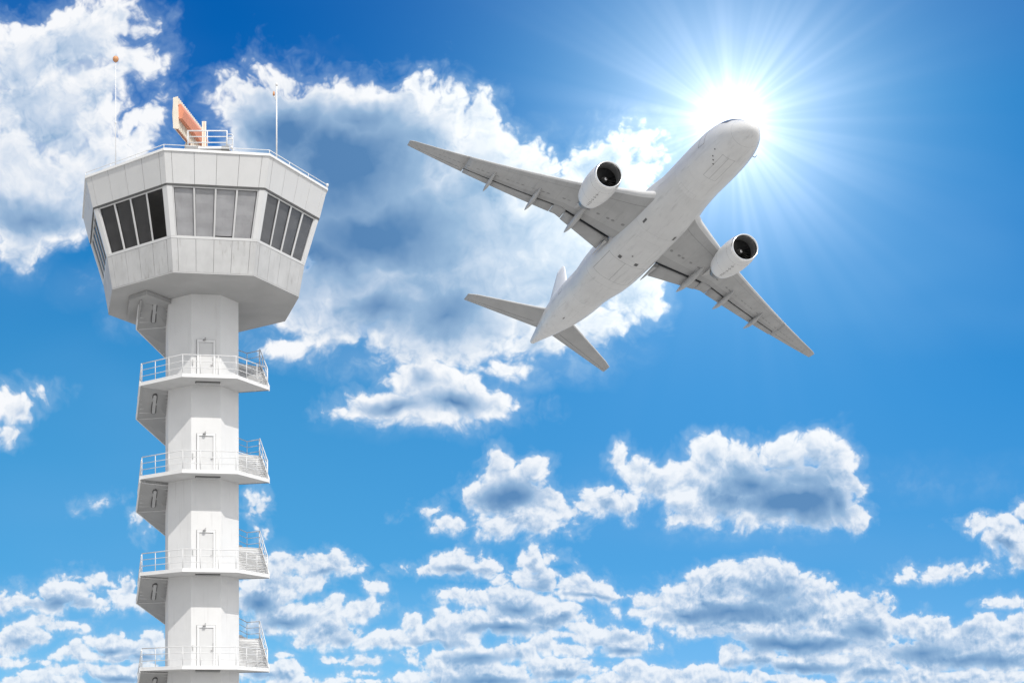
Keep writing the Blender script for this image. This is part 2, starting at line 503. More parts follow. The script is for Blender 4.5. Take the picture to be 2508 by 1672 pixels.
# windows: four on each facet
ZB, ZT = 32.04, 34.76
rB, rT = 6.85, 7.72
def wpt(k, t, z, off): return fp(k, t, z, off, rB+(rT-rB)*(z-ZB)/(ZT-ZB))
for k in range(8):
    L = (ov(rB, 0, k)-ov(rB, 0, k+1)).length
    c = 0.29/L
    xs = [c+(1-2*c)*i/4 for i in range(5)]
    # corner post wrapping the vertex shared with the next facet
    cm = MB(); cm.mat('window_frame'); kn = k+1
    def prof(z): return [wpt(k, 1-c+0.001, z, 0.02), wpt(k, 1, z, 0.02), wpt(kn, c-0.001, z, 0.02), wpt(kn, c-0.001, z, -0.2), wpt(kn, 0, z, -0.2), wpt(k, 1-c+0.001, z, -0.2)]
    cm.hexa(prof(ZB+0.003), prof(ZT-0.003))
    cm.build('corner_post', tower)
    for i in range(4):
        ta, tb = xs[i], xs[i+1]
        fw = 0.045/L; e = 0.001
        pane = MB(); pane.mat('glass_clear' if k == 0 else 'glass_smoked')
        pane.hexa([wpt(k, ta+fw, ZB+.03, -0.10), wpt(k, tb-fw, ZB+.03, -0.10), wpt(k, tb-fw, ZB+.03, -0.085), wpt(k, ta+fw, ZB+.03, -0.085)],
                  [wpt(k, ta+fw, ZT-.03, -0.10), wpt(k, tb-fw, ZT-.03, -0.10), wpt(k, tb-fw, ZT-.03, -0.085), wpt(k, ta+fw, ZT-.03, -0.085)])
        wf = MB(); wf.mat('window_frame')
        def bar(t0, t1, z0, z1):
            wf.hexa([wpt(k, t0, z0, -0.12), wpt(k, t1, z0, -0.12), wpt(k, t1, z0, -0.02), wpt(k, t0, z0, -0.02)],
                    [wpt(k, t0, z1, -0.12), wpt(k, t1, z1, -0.12), wpt(k, t1, z1, -0.02), wpt(k, t0, z1, -0.02)])
        bar(ta+e, ta+fw, ZB+0.002, ZT-0.002); bar(tb-fw, tb-e, ZB+0.002, ZT-0.002)
        bar(ta+fw+e/4, tb-fw-e/4, ZB+0.002, ZB+0.055); bar(ta+fw+e/4, tb-fw-e/4, ZT-0.055, ZT-0.002)
        w = wf.build('window', tower)
        pane.build('pane', w)
        # roller blind
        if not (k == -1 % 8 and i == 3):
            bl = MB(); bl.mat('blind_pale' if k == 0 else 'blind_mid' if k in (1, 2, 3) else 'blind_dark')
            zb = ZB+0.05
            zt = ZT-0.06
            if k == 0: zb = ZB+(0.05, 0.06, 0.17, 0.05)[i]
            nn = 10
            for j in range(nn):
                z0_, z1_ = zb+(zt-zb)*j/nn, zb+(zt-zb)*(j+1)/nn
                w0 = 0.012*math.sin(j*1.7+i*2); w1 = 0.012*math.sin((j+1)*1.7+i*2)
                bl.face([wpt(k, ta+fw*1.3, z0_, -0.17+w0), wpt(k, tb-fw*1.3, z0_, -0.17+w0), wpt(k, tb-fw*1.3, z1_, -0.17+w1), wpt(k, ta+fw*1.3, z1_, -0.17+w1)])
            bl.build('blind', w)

# stair head box below the cab
ca, sa = math.cos(-PHI), math.sin(-PHI)
def w2l(x, y): dx, dy = x+0.02, y-86.0; return (dx*ca-dy*sa, dx*sa+dy*ca)
poly = [w2l(*q) for q in ((-1.95, 84.7), (-3.49, 82.9), (-4.65, 84.0), (-5.0, 87.9), (-4.2, 88.4), (-1.9, 87.2))]
b = MB(); b.mat('stair_soffit')
b.hexa([Vector((x, y, 29.66)) for x, y in poly], [Vector((x, y, 29.955)) for x, y in poly])
b.build('stair_head', tower, bevel=0.02)
# riser wall joining the last flight to the stair head
b = MB(); b.mat('stair_soffit')
A = ov(RD-0.01, 0, 6); Bq = ov(RD-0.01, 0, 7); A2 = ov(RD-0.14, 0, 6); B2 = ov(RD-0.14, 0, 7)
b.hexa([Vector((A.x, A.y, 28.9)), Vector((Bq.x, Bq.y, 29.62)), Vector((B2.x, B2.y, 29.62)), Vector((A2.x, A2.y, 28.9))],
       [Vector((A.x, A.y, 29.65)), Vector((Bq.x, Bq.y, 29.65)), Vector((B2.x, B2.y, 29.65)), Vector((A2.x, A2.y, 29.65))])
b.build('stair_cheek', tower)

# ------------------------------------------------------------------ roof equipment (things)
ZR = 36.60
mast = empty('antenna_mast', (-5.32, 80.95, ZR))
tag(mast, 'thin white mast topped with an orange ball at the left roof edge', 'antenna mast', 'masts on the tower roof')
b = MB(); b.mat('mast_white'); b.tube([(0, 0, 0), (0, 0, 3.0), (0, 0, 6.72)], [0.036, 0.028, 0.018], 8)
b.lathe([(0, 0.0), (0.0, 0.12), (0.06, 0.12), (0.06, 0)], (0, 0, 0), (0, 0, 1), (1, 0, 0), 12)
b.lathe([(2.95, 0.05), (3.05, 0.05)], (0, 0, 0), (0, 0, 1), (1, 0, 0), 8); b.build('pole', mast)
b = MB(); b.mat('ball_orange')
b.lathe([(-0.19, 0.0)]+[(0.185*-math.cos(PI*i/14), 0.185*math.sin(PI*i/14)) for i in range(1, 14)]+[(0.185, 0.0)], (0, 0, 6.90), (0, 0, 1), (1, 0, 0), 24)
b.build('ball', mast)

mast = empty('antenna_mast', (4.52, 79.75, ZR))
tag(mast, 'stout white pole with a small side lamp at the right roof edge', 'antenna mast', 'masts on the tower roof')
b = MB(); b.mat('mast_white'); b.tube([(0, 0, 0), (0, 0, 4.72)], [0.05, 0.042], 10)
b.lathe([(0, 0), (0, 0.12), (0.08, 0.12), (0.08, 0)], (0, 0, 0), (0, 0, 1), (1, 0, 0), 12)
b.lathe([(4.66, 0), (4.66, 0.06), (4.78, 0.065), (4.84, 0.04), (4.86, 0)], (0, 0, 0), (0, 0, 1), (1, 0, 0), 12); b.build('pole', mast)
b = MB(); b.mat('mast_white'); b.tube([(0, 0, 3.75), (-0.14, 0, 4.02), (-0.17, 0, 4.10)], 0.022, 6); b.tube([(0, 0, 4.0), (-0.17, 0, 4.03)], 0.02, 6); b.build('arm', mast)
b = MB(); b.mat('ball_orange'); b.lathe([(0, 0), (0, 0.06), (0.12, 0.065), (0.22, 0.05), (0.27, 0)], (-0.17, 0, 4.08), (0, 0, 1), (1, 0, 0), 12); b.build('lamp', mast)

# radar on its platform
radar = empty('radar_antenna', (0.36, 87.2, ZR))
tag(radar, 'cream ribbed radar antenna with salmon beam above a railed platform on the cab roof', 'radar')
ZP = 39.55-ZR   # platform underside, above the roof
for (x, y) in ((-1.1, -1.9), (1.1, -1.9), (-1.1, 1.9), (1.1, 1.9)):
    b = MB(); b.mat('fascia'); b.box((x, y, ZP/2), (0.18, 0.18, ZP)); b.build('leg', radar)
for sx in (-1, 1):
    b = MB(); b.mat('dark_metal'); b.tube([(-1.1*sx, -1.9+0.06*sx, 0.2), (1.1*sx, -1.9+0.06*sx, ZP-0.1)], 0.04, 6); b.build('brace', radar)
b = MB(); b.mat('dark_metal'); b.box((0, 0, ZP+0.05), (2.98, 4.6, 0.10)); b.mat('fascia'); b.box((0, 0, ZP+0.195), (2.86, 4.5, 0.19))
b.mat('lamp_body'); b.box((-1.05, -2.31, ZP+0.24), (0.7, 0.12, 0.22)); b.box((1.15, -2.31, ZP+0.24), (0.5, 0.12, 0.24))
b.mat('mast_white'); b.box((0.15, -2.30, ZP+0.26), (1.55, 0.10, 0.16))
b.build('platform', radar, bevel=0.01)
b = MB(); b.mat('mast_white'); zt = ZP+0.3
cs = [Vector((-1.28, -2.2, zt)), Vector((1.25, -2.2, zt)), Vector((1.25, 2.2, zt)), Vector((-1.28, 2.2, zt))]
for h, r in ((1.10, 0.045), (0.72, 0.035), (0.34, 0.035)):
    b.tube([q+Vector((0, 0, h)) for q in cs], r, 8, closed=True)
for a, c in zip(cs, cs[1:]+cs[:1]):
    b.tube([a, a+Vector((0, 0, 1.10))], 0.04, 8); q = lerp(a, c, 0.5); b.tube([q, q+Vector((0, 0, 1.1))], 0.032, 8)
b.build('railing', radar)
b = MB(); b.mat('mast_white')
for y in (-2.1, -1.65):
    b.tube([(1.3, y, zt+0.92), (1.55, y, zt+0.92), (1.63, y, zt+0.84), (1.63, y, -0.0)], 0.035, 8)
for i in range(14):
    z = zt+0.62-0.32*i
    if z > 0.1: b.tube([(1.63, -2.1, z), (1.63, -1.65, z)], 0.022, 6)
for h in (0.62, 0.25): b.tube([(1.25, -2.1, zt+h), (1.63, -2.1, zt+h)], 0.03, 6)
b.build('ladder', radar)
# rotating bar antenna: pivots on the pedestal, runs towards the viewer and away
b = MB(); b.mat('radar_cream')
b.lathe([(0, 0), (0, 0.30), (0.5, 0.26), (1.75, 0.22), (1.75, 0)], (-0.95-0.36, 88.35-87.2, ZP+0.29), (0, 0, 1), (1, 0, 0), 20); b.build('pedestal', radar)
hd = math.atan2(86.1-90.6, -1.76-(-0.13))   # direction of the near half
ax = Vector((math.cos(hd), math.sin(hd), 0)); nb = Vector((-ax.y, ax.x, 0))
if nb.x < 0: nb = -nb                          # back side faces right / viewer
c0 = Vector((-0.945-0.36, 88.35-87.2, 0)); zlo, zhi = 41.56-ZR, 43.55-ZR
LH = 2.42
b = MB(); b.mat('radar_cream')
def bp(s, o, z): return c0+ax*s+nb*o+Vector((0, 0, z))
zm = (zlo+zhi)/2
NS = 17
# face sheet, slightly dished in section, with ribs behind
secs = [(-0.02, zlo), (0.10, zlo+0.35), (0.15, zm), (0.10, zhi-0.35), (-0.02, zhi)]
for (o0, z0_), (o1, z1_) in zip(secs, secs[1:]):
    b.hexa([bp(-LH, -o0-0.06, z0_), bp(LH, -o0-0.06, z0_), bp(LH, -o0, z0_), bp(-LH, -o0, z0_)],
           [bp(-LH, -o1-0.06, z1_), bp(LH, -o1-0.06, z1_), bp(LH, -o1, z1_), bp(-LH, -o1, z1_)])
for i in range(NS+1):
    s = -LH+2*LH*i/NS
    b.hexa([bp(s-0.05, -0.03, zlo-0.02), bp(s+0.05, -0.03, zlo-0.02), bp(s+0.05, 0.26, zlo-0.02), bp(s-0.05, 0.26, zlo-0.02)],
           [bp(s-0.05, -0.03, zhi+0.03), bp(s+0.05, -0.03, zhi+0.03), bp(s+0.05, 0.20, zhi+0.10), bp(s-0.05, 0.20, zhi+0.10)])
# end plates
for sg in (-1, 1):
    s = sg*(LH+0.03)
    b.hexa([bp(s-0.04, -0.12, zlo+0.05), bp(s+0.04, -0.12, zlo+0.05), bp(s+0.04, 0.22, zlo-0.05), bp(s-0.04, 0.22, zlo-0.05)],
           [bp(s-0.04, -0.12, zhi+0.06), bp(s+0.04, -0.12, zhi+0.06), bp(s+0.04, 0.22, zhi+0.08), bp(s-0.04, 0.22, zhi+0.08)])
b.build('reflector', radar)
b = MB(); b.mat('radar_salmon')
hexs = [(0.17, zm+0.62), (0.40, zm+0.62), (0.62, zm+0.15), (0.48, zm-0.34), (0.17, zm-0.34)]
b.hexa([bp(-LH+0.05, o, z) for o, z in hexs], [bp(LH-0.05, o, z) for o, z in hexs])
b.build('beam', radar)
b = MB(); b.mat('radar_rust')
b.hexa([bp(-LH, 0.10, zlo-0.10), bp(LH, 0.10, zlo-0.10), bp(LH, 0.20, zlo-0.10), bp(-LH, 0.20, zlo-0.10)],
       [bp(-LH, 0.10, zlo-0.02), bp(LH, 0.10, zlo-0.02), bp(LH, 0.20, zlo-0.02), bp(-LH, 0.20, zlo-0.02)])
for sg in (1, -1):
    for z in (zm+0.5, zm-0.3): b.tube([bp(sg*LH, -0.14, z), bp(sg*LH, 0.26, z)], 0.03, 6)
b.build('bottom_rail', radar)
b = MB(); b.mat('radar_cream'); b.box((-0.23, -1.2, (42.0-ZR+ZP+0.3)/2), (0.28, 0.16, 42.0-ZR-ZP-0.3)); b.mat('radar_salmon')
b.box((-0.23, -1.29, (42.0-ZR+ZP+0.3)/2), (0.03, 0.02, 42.0-ZR-ZP-0.32)); b.build('feed_mast', radar, bevel=0.01)

# ------------------------------------------------------------------ AIRPLANE
# x aft, y starboard, z up (metres, from nose)
def plane_material(name, base, lines, rough=0.42):
    m, g, p = newmat(name)
    tc = g.node('ShaderNodeTexCoord').outputs['Object']
    x, y, z = g.xyz(tc)
    n1 = g.noise(tc, 0.35, 6, 0.6); n2 = g.noise(tc, 2.2, 7, 0.7)
    col = g.mix(g.step(n1, 0.3, 0.7), WARM(base*0.95), WARM(base*1.03))
    ms = g.v('MULTIPLY', tc, (0.25, 1.6, 1.6))
    col = g.mix(g.m('MULTIPLY', g.step(g.noise(ms, 1.3, 6, 0.65), 0.50, 0.78), 0.42), col, WARM(base*0.52))
    col = g.mix(g.m('MULTIPLY', g.step(n2, 0.66, 0.80), 0.35), col, WARM(base*0.35))
    def outline(cx, cy, hx, hy, w=0.035):
        a = g.m('SUBTRACT', g.m('ABSOLUTE', g.m('SUBTRACT', x, cx)), hx); c = g.m('SUBTRACT', g.m('ABSOLUTE', g.m('SUBTRACT', y, cy)), hy)
        return g.m('LESS_THAN', g.m('ABSOLUTE', g.m('MAXIMUM', a, c)), w)
    f = None
    for kind, args, st in lines:
        if kind == 'rect': q = outline(*args)
        elif kind == 'ring': q = g.m('LESS_THAN', g.m('ABSOLUTE', g.m('SUBTRACT', x, args[0])), args[1])
        elif kind == 'rep':   # repeated frames
            fr = g.m('FRACT', g.m('DIVIDE', x, args[0])); q = g.m('LESS_THAN', fr, args[1])
        q = g.m('MULTIPLY', q, st)
        if kind in ('rect',): q = g.m('MULTIPLY', q, g.m('LESS_THAN', z, -0.6))
        f = q if f is None else g.m('MAXIMUM', f, q)
    if f is not None: col = g.mix(f, col, WARM(0.16))
    g.put(p.inputs['Base Color'], col)
    p.inputs['Roughness'].default_value = rough
    p.inputs['Coat Weight'].default_value = 0.15
    return m
plane_material('fuselage_paint', 0.68, [
    ('ring', (3.0, 0.018), 0.35), ('rep', (5.3, 0.006), 0.16),
    ('rect', (7.2, 0.0, 2.0, 0.75), 0.35), ('rect', (7.2, 0.0, 2.0, 0.02, 0.02), 0.35),
    ('rect', (14.0, 0.7, 1.4, 1.1, 0.02), 0.25), ('rect', (46.0, 0.6, 1.5, 1.1, 0.02), 0.3)])
plane_material('belly_paint', 0.64, [
    ('rect', (31.3, 1.25, 2.3, 1.25, 0.03), 0.6), ('rect', (31.3, -1.25, 2.3, 1.25, 0.03), 0.6),
    ('rect', (25.5, 0.0, 2.4, 1.7, 0.02), 0.25), ('ring', (35.3, 0.022), 0.45), ('ring', (21.5, 0.02), 0.3)])
def wing_material(name, base):
    m, g, p = newmat(name)
    at = g.node('ShaderNodeAttribute'); at.attribute_name = 'sc'
    s, c, _ = g.xyz(at.outputs['Vector'])       # span metres, chord fraction
    tc = g.node('ShaderNodeTexCoord').outputs['Object']
    col = g.mix(g.step(g.noise(tc, 0.5, 6, 0.6), 0.3, 0.7), WARM(base*0.93), WARM(base*1.05))
    st = g.v('MULTIPLY', tc, (0.35, 2.0, 2.0))
    col = g.mix(g.m('MULTIPLY', g.step(g.noise(st, 1.2, 6, 0.65), 0.5, 0.8), 0.35), col, WARM(base*0.5))
    # access panels: row of small oval plates at mid chord
    cell = g.m('DIVIDE', s, 0.62)
    dx = g.m('DIVIDE', g.m('SUBTRACT', g.m('FRACT', cell), 0.5), 0.36)
    dy = g.m('DIVIDE', g.m('SUBTRACT', c, 0.47), 0.020)
    el = g.m('ADD', g.m('MULTIPLY', dx, dx), g.m('MULTIPLY', dy, dy))
    rnd = g.noise(g.m('FLOOR', cell), 3.7, 0, 0.5, '1D')
    pan = g.m('MULTIPLY', g.step(el, 1.2, 0.6), g.step(rnd, 0.34, 0.52))
    pan = g.m('MULTIPLY', pan, 0.60)
    def ln(q, at_, w): return g.m('LESS_THAN', g.m('ABSOLUTE', g.m('SUBTRACT', q, at_)), w)
    for at_, w, k in ((0.14, 0.004, 0.45), (0.60, 0.003, 0.25)):
        pan = g.m('MAXIMUM', pan, g.m('MULTIPLY', ln(c, at_, w), k))
    rb = g.m('MULTIPLY', g.m('LESS_THAN', g.m('FRACT', g.m('DIVIDE', s, 2.9)), 0.012), 0.25)
    pan = g.m('MAXIMUM', pan, rb)
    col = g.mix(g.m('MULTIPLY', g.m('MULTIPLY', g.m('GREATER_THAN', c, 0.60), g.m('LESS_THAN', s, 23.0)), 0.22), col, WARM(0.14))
    col = g.mix(pan, col, WARM(0.10))
    g.put(p.inputs['Base Color'], col); p.inputs['Roughness'].default_value = 0.5
    return m
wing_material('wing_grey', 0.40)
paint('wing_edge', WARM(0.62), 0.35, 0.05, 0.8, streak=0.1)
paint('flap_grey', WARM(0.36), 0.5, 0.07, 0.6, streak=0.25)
paint('cove_dark', WARM(0.035), 0.8, 0.1, 1)  # near-black: painted shadow in the flap cove, also hinge gaps and ports
paint('vent_grey', WARM(0.11), 0.7, 0.1, 1)
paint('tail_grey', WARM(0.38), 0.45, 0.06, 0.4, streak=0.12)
paint('fin_white', WARM(0.80), 0.4, 0.03, 0.5)
paint('nacelle_paint', WARM(0.72), 0.38, 0.03, 0.6, spots=0.10)
paint('lip_metal', WARM(0.86), 0.18, 0.02, 2, metal=1.0)
paint('duct_grey', WARM(0.16), 0.5, 0.05, 1)
paint('fan_black', WARM(0.03), 0.35, 0.1, 2)
paint('spinner_dark', WARM(0.05), 0.3, 0.05, 2)
paint('nozzle_metal', WARM(0.22), 0.35, 0.1, 2, metal=0.8)
paint('fairing_grey', WARM(0.43), 0.45, 0.06, 0.8, streak=0.2)
paint('windshield_glass', WARM(0.16), 0.1, 0.05, 1)
paint('marking_white', WARM(0.85), 0.4, 0.02, 2)

plane = empty('passenger_jet')
RM = [[-0.13979658289093003, -0.899275504750135, 0.4144399618381528], [0.9852764291944236, -0.08472972246973892, 0.14849657303819153], [-0.09842394772566904, 0.42909723919712106, 0.8978798838527922]]
Mt = Matrix(RM)
# origin of the object sits under mid fuselage (local x=30)
cen = Vector((54.23577605752346, 165.91941060774896, 62.00720445787089+CAMZ))
plane.matrix_world = Matrix.Translation(cen-Mt @ Vector((30, 0, 0))) @ Mt.to_4x4()
tag(plane, 'white twin engine jet airliner climbing overhead, seen from below with gear up', 'airliner')

def interp(tab, x):
    if x <= tab[0][0]: return tab[0][1]
    for (a, u), (c, v) in zip(tab, tab[1:]):
        if x <= c:
            t = (x-a)/(c-a); return u+(v-u)*t
    return tab[-1][1]
def cubic(tab, x):
    xs = [t[0] for t in tab]
    if x <= xs[0]: return tab[0][1]
    if x >= xs[-1]: return tab[-1][1]
    i = max(j for j in range(len(xs)-1) if xs[j] <= x)
    def sl(j):
        if j == 0: return (tab[1][1]-tab[0][1])/(xs[1]-xs[0])
        if j == len(xs)-1: return (tab[-1][1]-tab[-2][1])/(xs[-1]-xs[-2])
        a = (tab[j][1]-tab[j-1][1])/(xs[j]-xs[j-1]); c = (tab[j+1][1]-tab[j][1])/(xs[j+1]-xs[j])
        return 0.0 if a*c <= 0 else 2*a*c/(a+c)
    h = xs[i+1]-xs[i]; t = (x-xs[i])/h
    return ((2*t**3-3*t*t+1)*tab[i][1]+(t**3-2*t*t+t)*h*sl(i)+(-2*t**3+3*t*t)*tab[i+1][1]+(t**3-t*t)*h*sl(i+1))
N0 = 1.15
WY = [(0, 0.0), (0.05, 0.28), (0.3, 0.72), (0.8, 1.18), (1.6, 1.68), (2.8, 2.20), (4.2, 2.62), (6.0, 2.92), (8.0, 3.06), (10, 3.10), (42, 3.10), (46, 2.98), (50, 2.62), (54, 2.02), (58, 1.22), (60.5, 0.72), (62.1, 0.38), (62.35, 0.12), (62.4, 0.0)]
BOT = [(0, -1.37), (0.05, -1.62), (0.3, -1.95), (0.8, -2.27), (1.6, -2.60), (2.8, -2.86), (4.2, -3.00), (6.0, -3.08), (8, -3.10), (40, -3.10), (44, -2.85), (48, -2.30), (52, -1.58), (56, -0.78), (60, 0.15), (62.1, 0.70), (62.35, 0.85), (62.4, 0.95)]
TOP = [(0, -1.37), (0.05, -1.12), (0.3, -0.75), (0.8, -0.30), (1.6, 0.25), (2.4, 0.85), (3.4, 1.65), (4.6, 2.35), (6.0, 2.80), (8, 3.04), (10, 3.10), (46, 3.10), (52, 3.02), (57, 2.70), (60, 2.2), (62.1, 1.35), (62.35, 1.1), (62.4, 0.95)]
xs = [0.0, 0.03, 0.08, 0.16, 0.3, 0.5, 0.8, 1.1, 1.5, 2, 2.5, 3, 3.6, 4.2, 5, 6, 7, 8.5, 10]+[10+i*2 for i in range(1, 16)]+[41, 42, 43, 44, 45, 46, 47, 48, 49, 50, 51, 52, 53, 54, 55, 56, 57, 58, 59, 60, 61, 61.6, 62.1, 62.25, 62.35, 62.4]
SEG = 64
def fus(xx, ang, off=0.0):
    """ang 0 = top, pi = bottom, positive to starboard"""
    KF = 0.94; w = cubic(WY, xx)*KF; t = cubic(TOP, xx)*KF-0.12; bo = cubic(BOT, xx)*KF-0.12; zc = (t+bo)/2; h = (t-bo)/2
    return Vector((xx+N0, (w+off)*math.sin(ang), zc+(h+off)*math.cos(ang)))
b = MB(); b.mat('fuselage_paint')
prev = None
for xx in xs:
    if xx in (0.0, 62.4): ring = [b.bm.verts.new(fus(xx, 0))]
    else: ring = [b.bm.verts.new(fus(xx, 2*PI*k/SEG)) for k in range(SEG)]
    if prev:
        for k in range(SEG):
            k2 = (k+1) % SEG
            if len(prev) == 1: q = [prev[0], ring[k], ring[k2]]
            elif len(ring) == 1: q = [prev[k2], prev[k], ring[0]]
            else: q = [prev[k], ring[k], ring[k2], prev[k2]]
            f = b.bm.faces.new(q); f.smooth = True
    prev = ring
fuse = b.build('fuselage', plane)
# patches lying just off the skin
def skin_patch(mb, x0, x1, a0, a1, off=0.012, nx=4, na=4, skew=0.0):
    vv = [[mb.bm.verts.new(fus(lerp(x0, x1, i/nx)+skew*(j/na), lerp(a0, a1, j/na), off)) for j in range(na+1)] for i in range(nx+1)]
    for i in range(nx):
        for j in range(na):
            f = mb.bm.faces.new([vv[i][j], vv[i+1][j], vv[i+1][j+1], vv[i][j+1]]); f.material_index = mb.mi; f.smooth = True
for sg in (1, -1):
    for (a0, a1, x0, x1) in ((3, 26, 2.35, 3.3), (28, 50, 2.45, 3.45), (52, 68, 2.75, 3.9)):
        b = MB(); b.mat('windshield_glass'); skin_patch(b, x0, x1, sg*R(a0), sg*R(a1), 0.015, 5, 6, 0.25); b.build('windshield', fuse)
b = MB(); b.mat('cove_dark')
for (x0, da, a) in ((28.7, 0.13, PI-0.42), (28.7, 0.13, PI+0.42)): pass
for (xa, aa) in ((5.2, 0.55), (5.5, 0.42), (5.9, 0.30), (4.5, 0.72)):
    skin_patch(b, xa-0.07, xa+0.07, PI-aa-0.03, PI-aa+0.03, 0.02, 1, 1)
for (xa, aa, dx, da) in ((17.0, 0.85, 0.06, 0.03), (17.7, 0.78, 0.06, 0.03), (47.0, 0.10, 0.35, 0.02), (13.5, 1.15, 0.45, 0.012), (53.3, -0.9, 0.4, 0.03)):
    skin_patch(b, xa-dx, xa+dx, PI-aa-da, PI-aa+da, 0.02, 2, 1)
b.build('sensor_ports', fuse)
# door outlines on the flanks
b = MB(); b.mat('seam')
for sg in (1, -1):
    for xd in (6.0, 44.0, 19.5):
        a0, a1 = R(72), R(108)
        for (x0, x1, p0, p1) in ((xd, xd+0.05, a0, a1), (xd+1.1, xd+1.15, a0, a1), (xd, xd+1.15, a0, a0+0.015), (xd, xd+1.15, a1, a1+0.015)):
            skin_patch(b, x0, x1, sg*p0, sg*p1, 0.008, 1, 6)
b.build('door_seams', fuse)

# belly fairing
b = MB(); b.mat('belly_paint')
BUL = [(13.0, 0.0), (16.0, 0.25), (19.5, 0.85), (23, 1.0), (33, 1.0), (36.5, 0.80), (39.5, 0.35), (42.0, 0.0)]
def fair(x, a):
    """a: 0 starboard flank, pi/2 bottom, pi port flank"""
    q_ = cubic(BUL, x); e = 1-0.26*q_
    w = 2.90+0.64*q_; h = 2.90+0.50*q_
    cx_, sx_ = math.cos(a), math.sin(a)
    return Vector((x, w*math.copysign(abs(cx_)**e, cx_), -0.12-h*abs(sx_)**e))
prev = None
for i in range(45):
    xx = 13.0+29.0*i/44
    ring = [b.bm.verts.new(fair(xx, PI*k/40)) for k in range(41)]
    if prev:
        for k in range(40):
            f = b.bm.faces.new([prev[k], ring[k], ring[k+1], prev[k+1]]); f.smooth = True
    prev = ring
bel = b.build('belly_fairing', plane)
b = MB(); b.mat('vent_grey')
def bz(x, y):
    lo_, hi_ = 0.0, PI/2
    for _ in range(30):
        m_ = (lo_+hi_)/2
        if fair(x, m_).y > abs(y): lo_ = m_
        else: hi_ = m_
    return fair(x, lo_).z-0.02
def bpatch(x, y, hx, hy):
    b.bm.faces.new([b.bm.verts.new((x+sx*hx, y+sy*hy, bz(x+sx*hx, y+sy*hy))) for sx, sy in ((-1, -1), (1, -1), (1, 1), (-1, 1))])
for (x, y, hx, hy) in ((28.3, 1.15, 0.30, 0.21), (28.3, -1.15, 0.30, 0.21), (27.0, 0.0, 0.12, 0.08), (20.4, 2.0, 0.42, 0.12), (21.0, -2.3, 0.38, 0.12)): bpatch(x, y, hx, hy)
b.build('belly_vents', bel)

# ---- wings
def af(c):   # half thickness of a supercritical-ish section at chord fraction c (unit thickness 1 => max .5)
    return 0.5*(2.969*math.sqrt(max(c, 0))-1.26*c-3.516*c*c+2.843*c**3-1.015*c**4)
TLE = (37.07-17.6)/(30.4-3.1)
def w_le(y):
    x = 17.6+(y-3.1)*TLE
    if y < 4.2: x -= (4.2-max(y, 2.6))**2*0.15
    if y > 29.8: x += (y-29.8)**2*0.3
    return x
def w_te(y):
    if y <= 10.56: return 31.18+(30.31-31.18)*(y-3.1)/7.46
    return 30.31+(38.53-30.31)*(y-10.56)/(30.4-10.56)
def w_z(y):
    t = max(0.0, (y-10.56)/19.84)
    return -1.75+0.75*(min(y, 10.56)-3.1)/7.46+4.26*(0.78*t+0.22*t*t)
def w_t(y): return interp([(0, 0.135), (3.1, 0.135), (10.5, 0.105), (30.4, 0.085)], y)
def wpoint(y, c, side, sg, dz=0.0):
    ch = w_te(y)-w_le(y)
    th = af(c)*w_t(y)*ch
    z = w_z(y)+side*th*(1.1 if side > 0 else 0.9)-(c-0.4)*ch*math.tan(R(lerp(1.5, -1.5, y/30.4)))
    return Vector((w_le(y)+c*ch, sg*y, z+dz))
def loft(mb, rows, scs, closed_section=True, mats=None, caps=True):
    lay = mb.bm.verts.layers.float_vector.get('sc') or mb.bm.verts.layers.float_vector.new('sc')
    V = []
    for row, sc in zip(rows, scs):
        vr = []
        for p_, q in zip(row, sc):
            v = mb.bm.verts.new(p_); v[lay] = (q[0], q[1], 0); vr.append(v)
        V.append(vr)
    n = len(V[0])
    for A, B in zip(V, V[1:]):
        for k in range(n if closed_section else n-1):
            k2 = (k+1) % n
            f = mb.bm.faces.new([A[k], A[k2], B[k2], B[k]]); f.smooth = True
            f.material_index = mb.mats.index(mats[k]) if mats else mb.mi
    if caps:
        for r in (V[0], V[-1]):
            f = mb.bm.faces.new(r); f.material_index = mb.mi
FY0, FY1 = 3.0, 23.0
CSL = [0.0, 0.004, 0.015, 0.035, 0.07, 0.12, 0.14, 0.2, 0.3, 0.4, 0.5, 0.6, 0.68]
def wing_rows(y, sg, full):
    cl = 0.735 if not full else 1.0
    cu = 0.84 if not full else 1.0
    lo = [c for c in CSL]+[cl if not full else 0.85]
    pts, sc, mt = [], [], []
    # upper from te to le
    up = [cu]+[c for c in reversed(CSL) if c > 0]
    for c in up: pts.append(wpoint(y, c, 1, sg)); sc.append((y, c)); mt.append('wing_grey')
    for c in lo: pts.append(wpoint(y, c, -1, sg)); sc.append((y, c)); mt.append('wing_edge' if c < 0.03 else 'wing_grey')
    # cove
    if not full:
        q = wpoint(y, cl+0.004, 1, sg); pts.append(q+Vector((0, 0, -0.05))); sc.append((y, cl)); 
        mt[-1] = 'cove_dark'; mt.append('cove_dark')
        pts.append(wpoint(y, cu, 1, sg)+Vector((0, 0, -0.04))); sc.append((y, cu)); mt.append('wing_grey')
    else:
        pts.append(wpoint(y, 0.93, -1, sg)); sc.append((y, 0.93)); mt.append('wing_grey')
        pts.append(wpoint(y, 1.0, -1, sg)+Vector((0, 0, -0.02))); sc.append((y, 1.0)); mt.append('wing_grey')
    # leading-edge band also on the upper side
    nU = len(up)
    for i, c in enumerate(up):
        if c <= 0.12: mt[i] = 'wing_edge'
    return pts, sc, mt
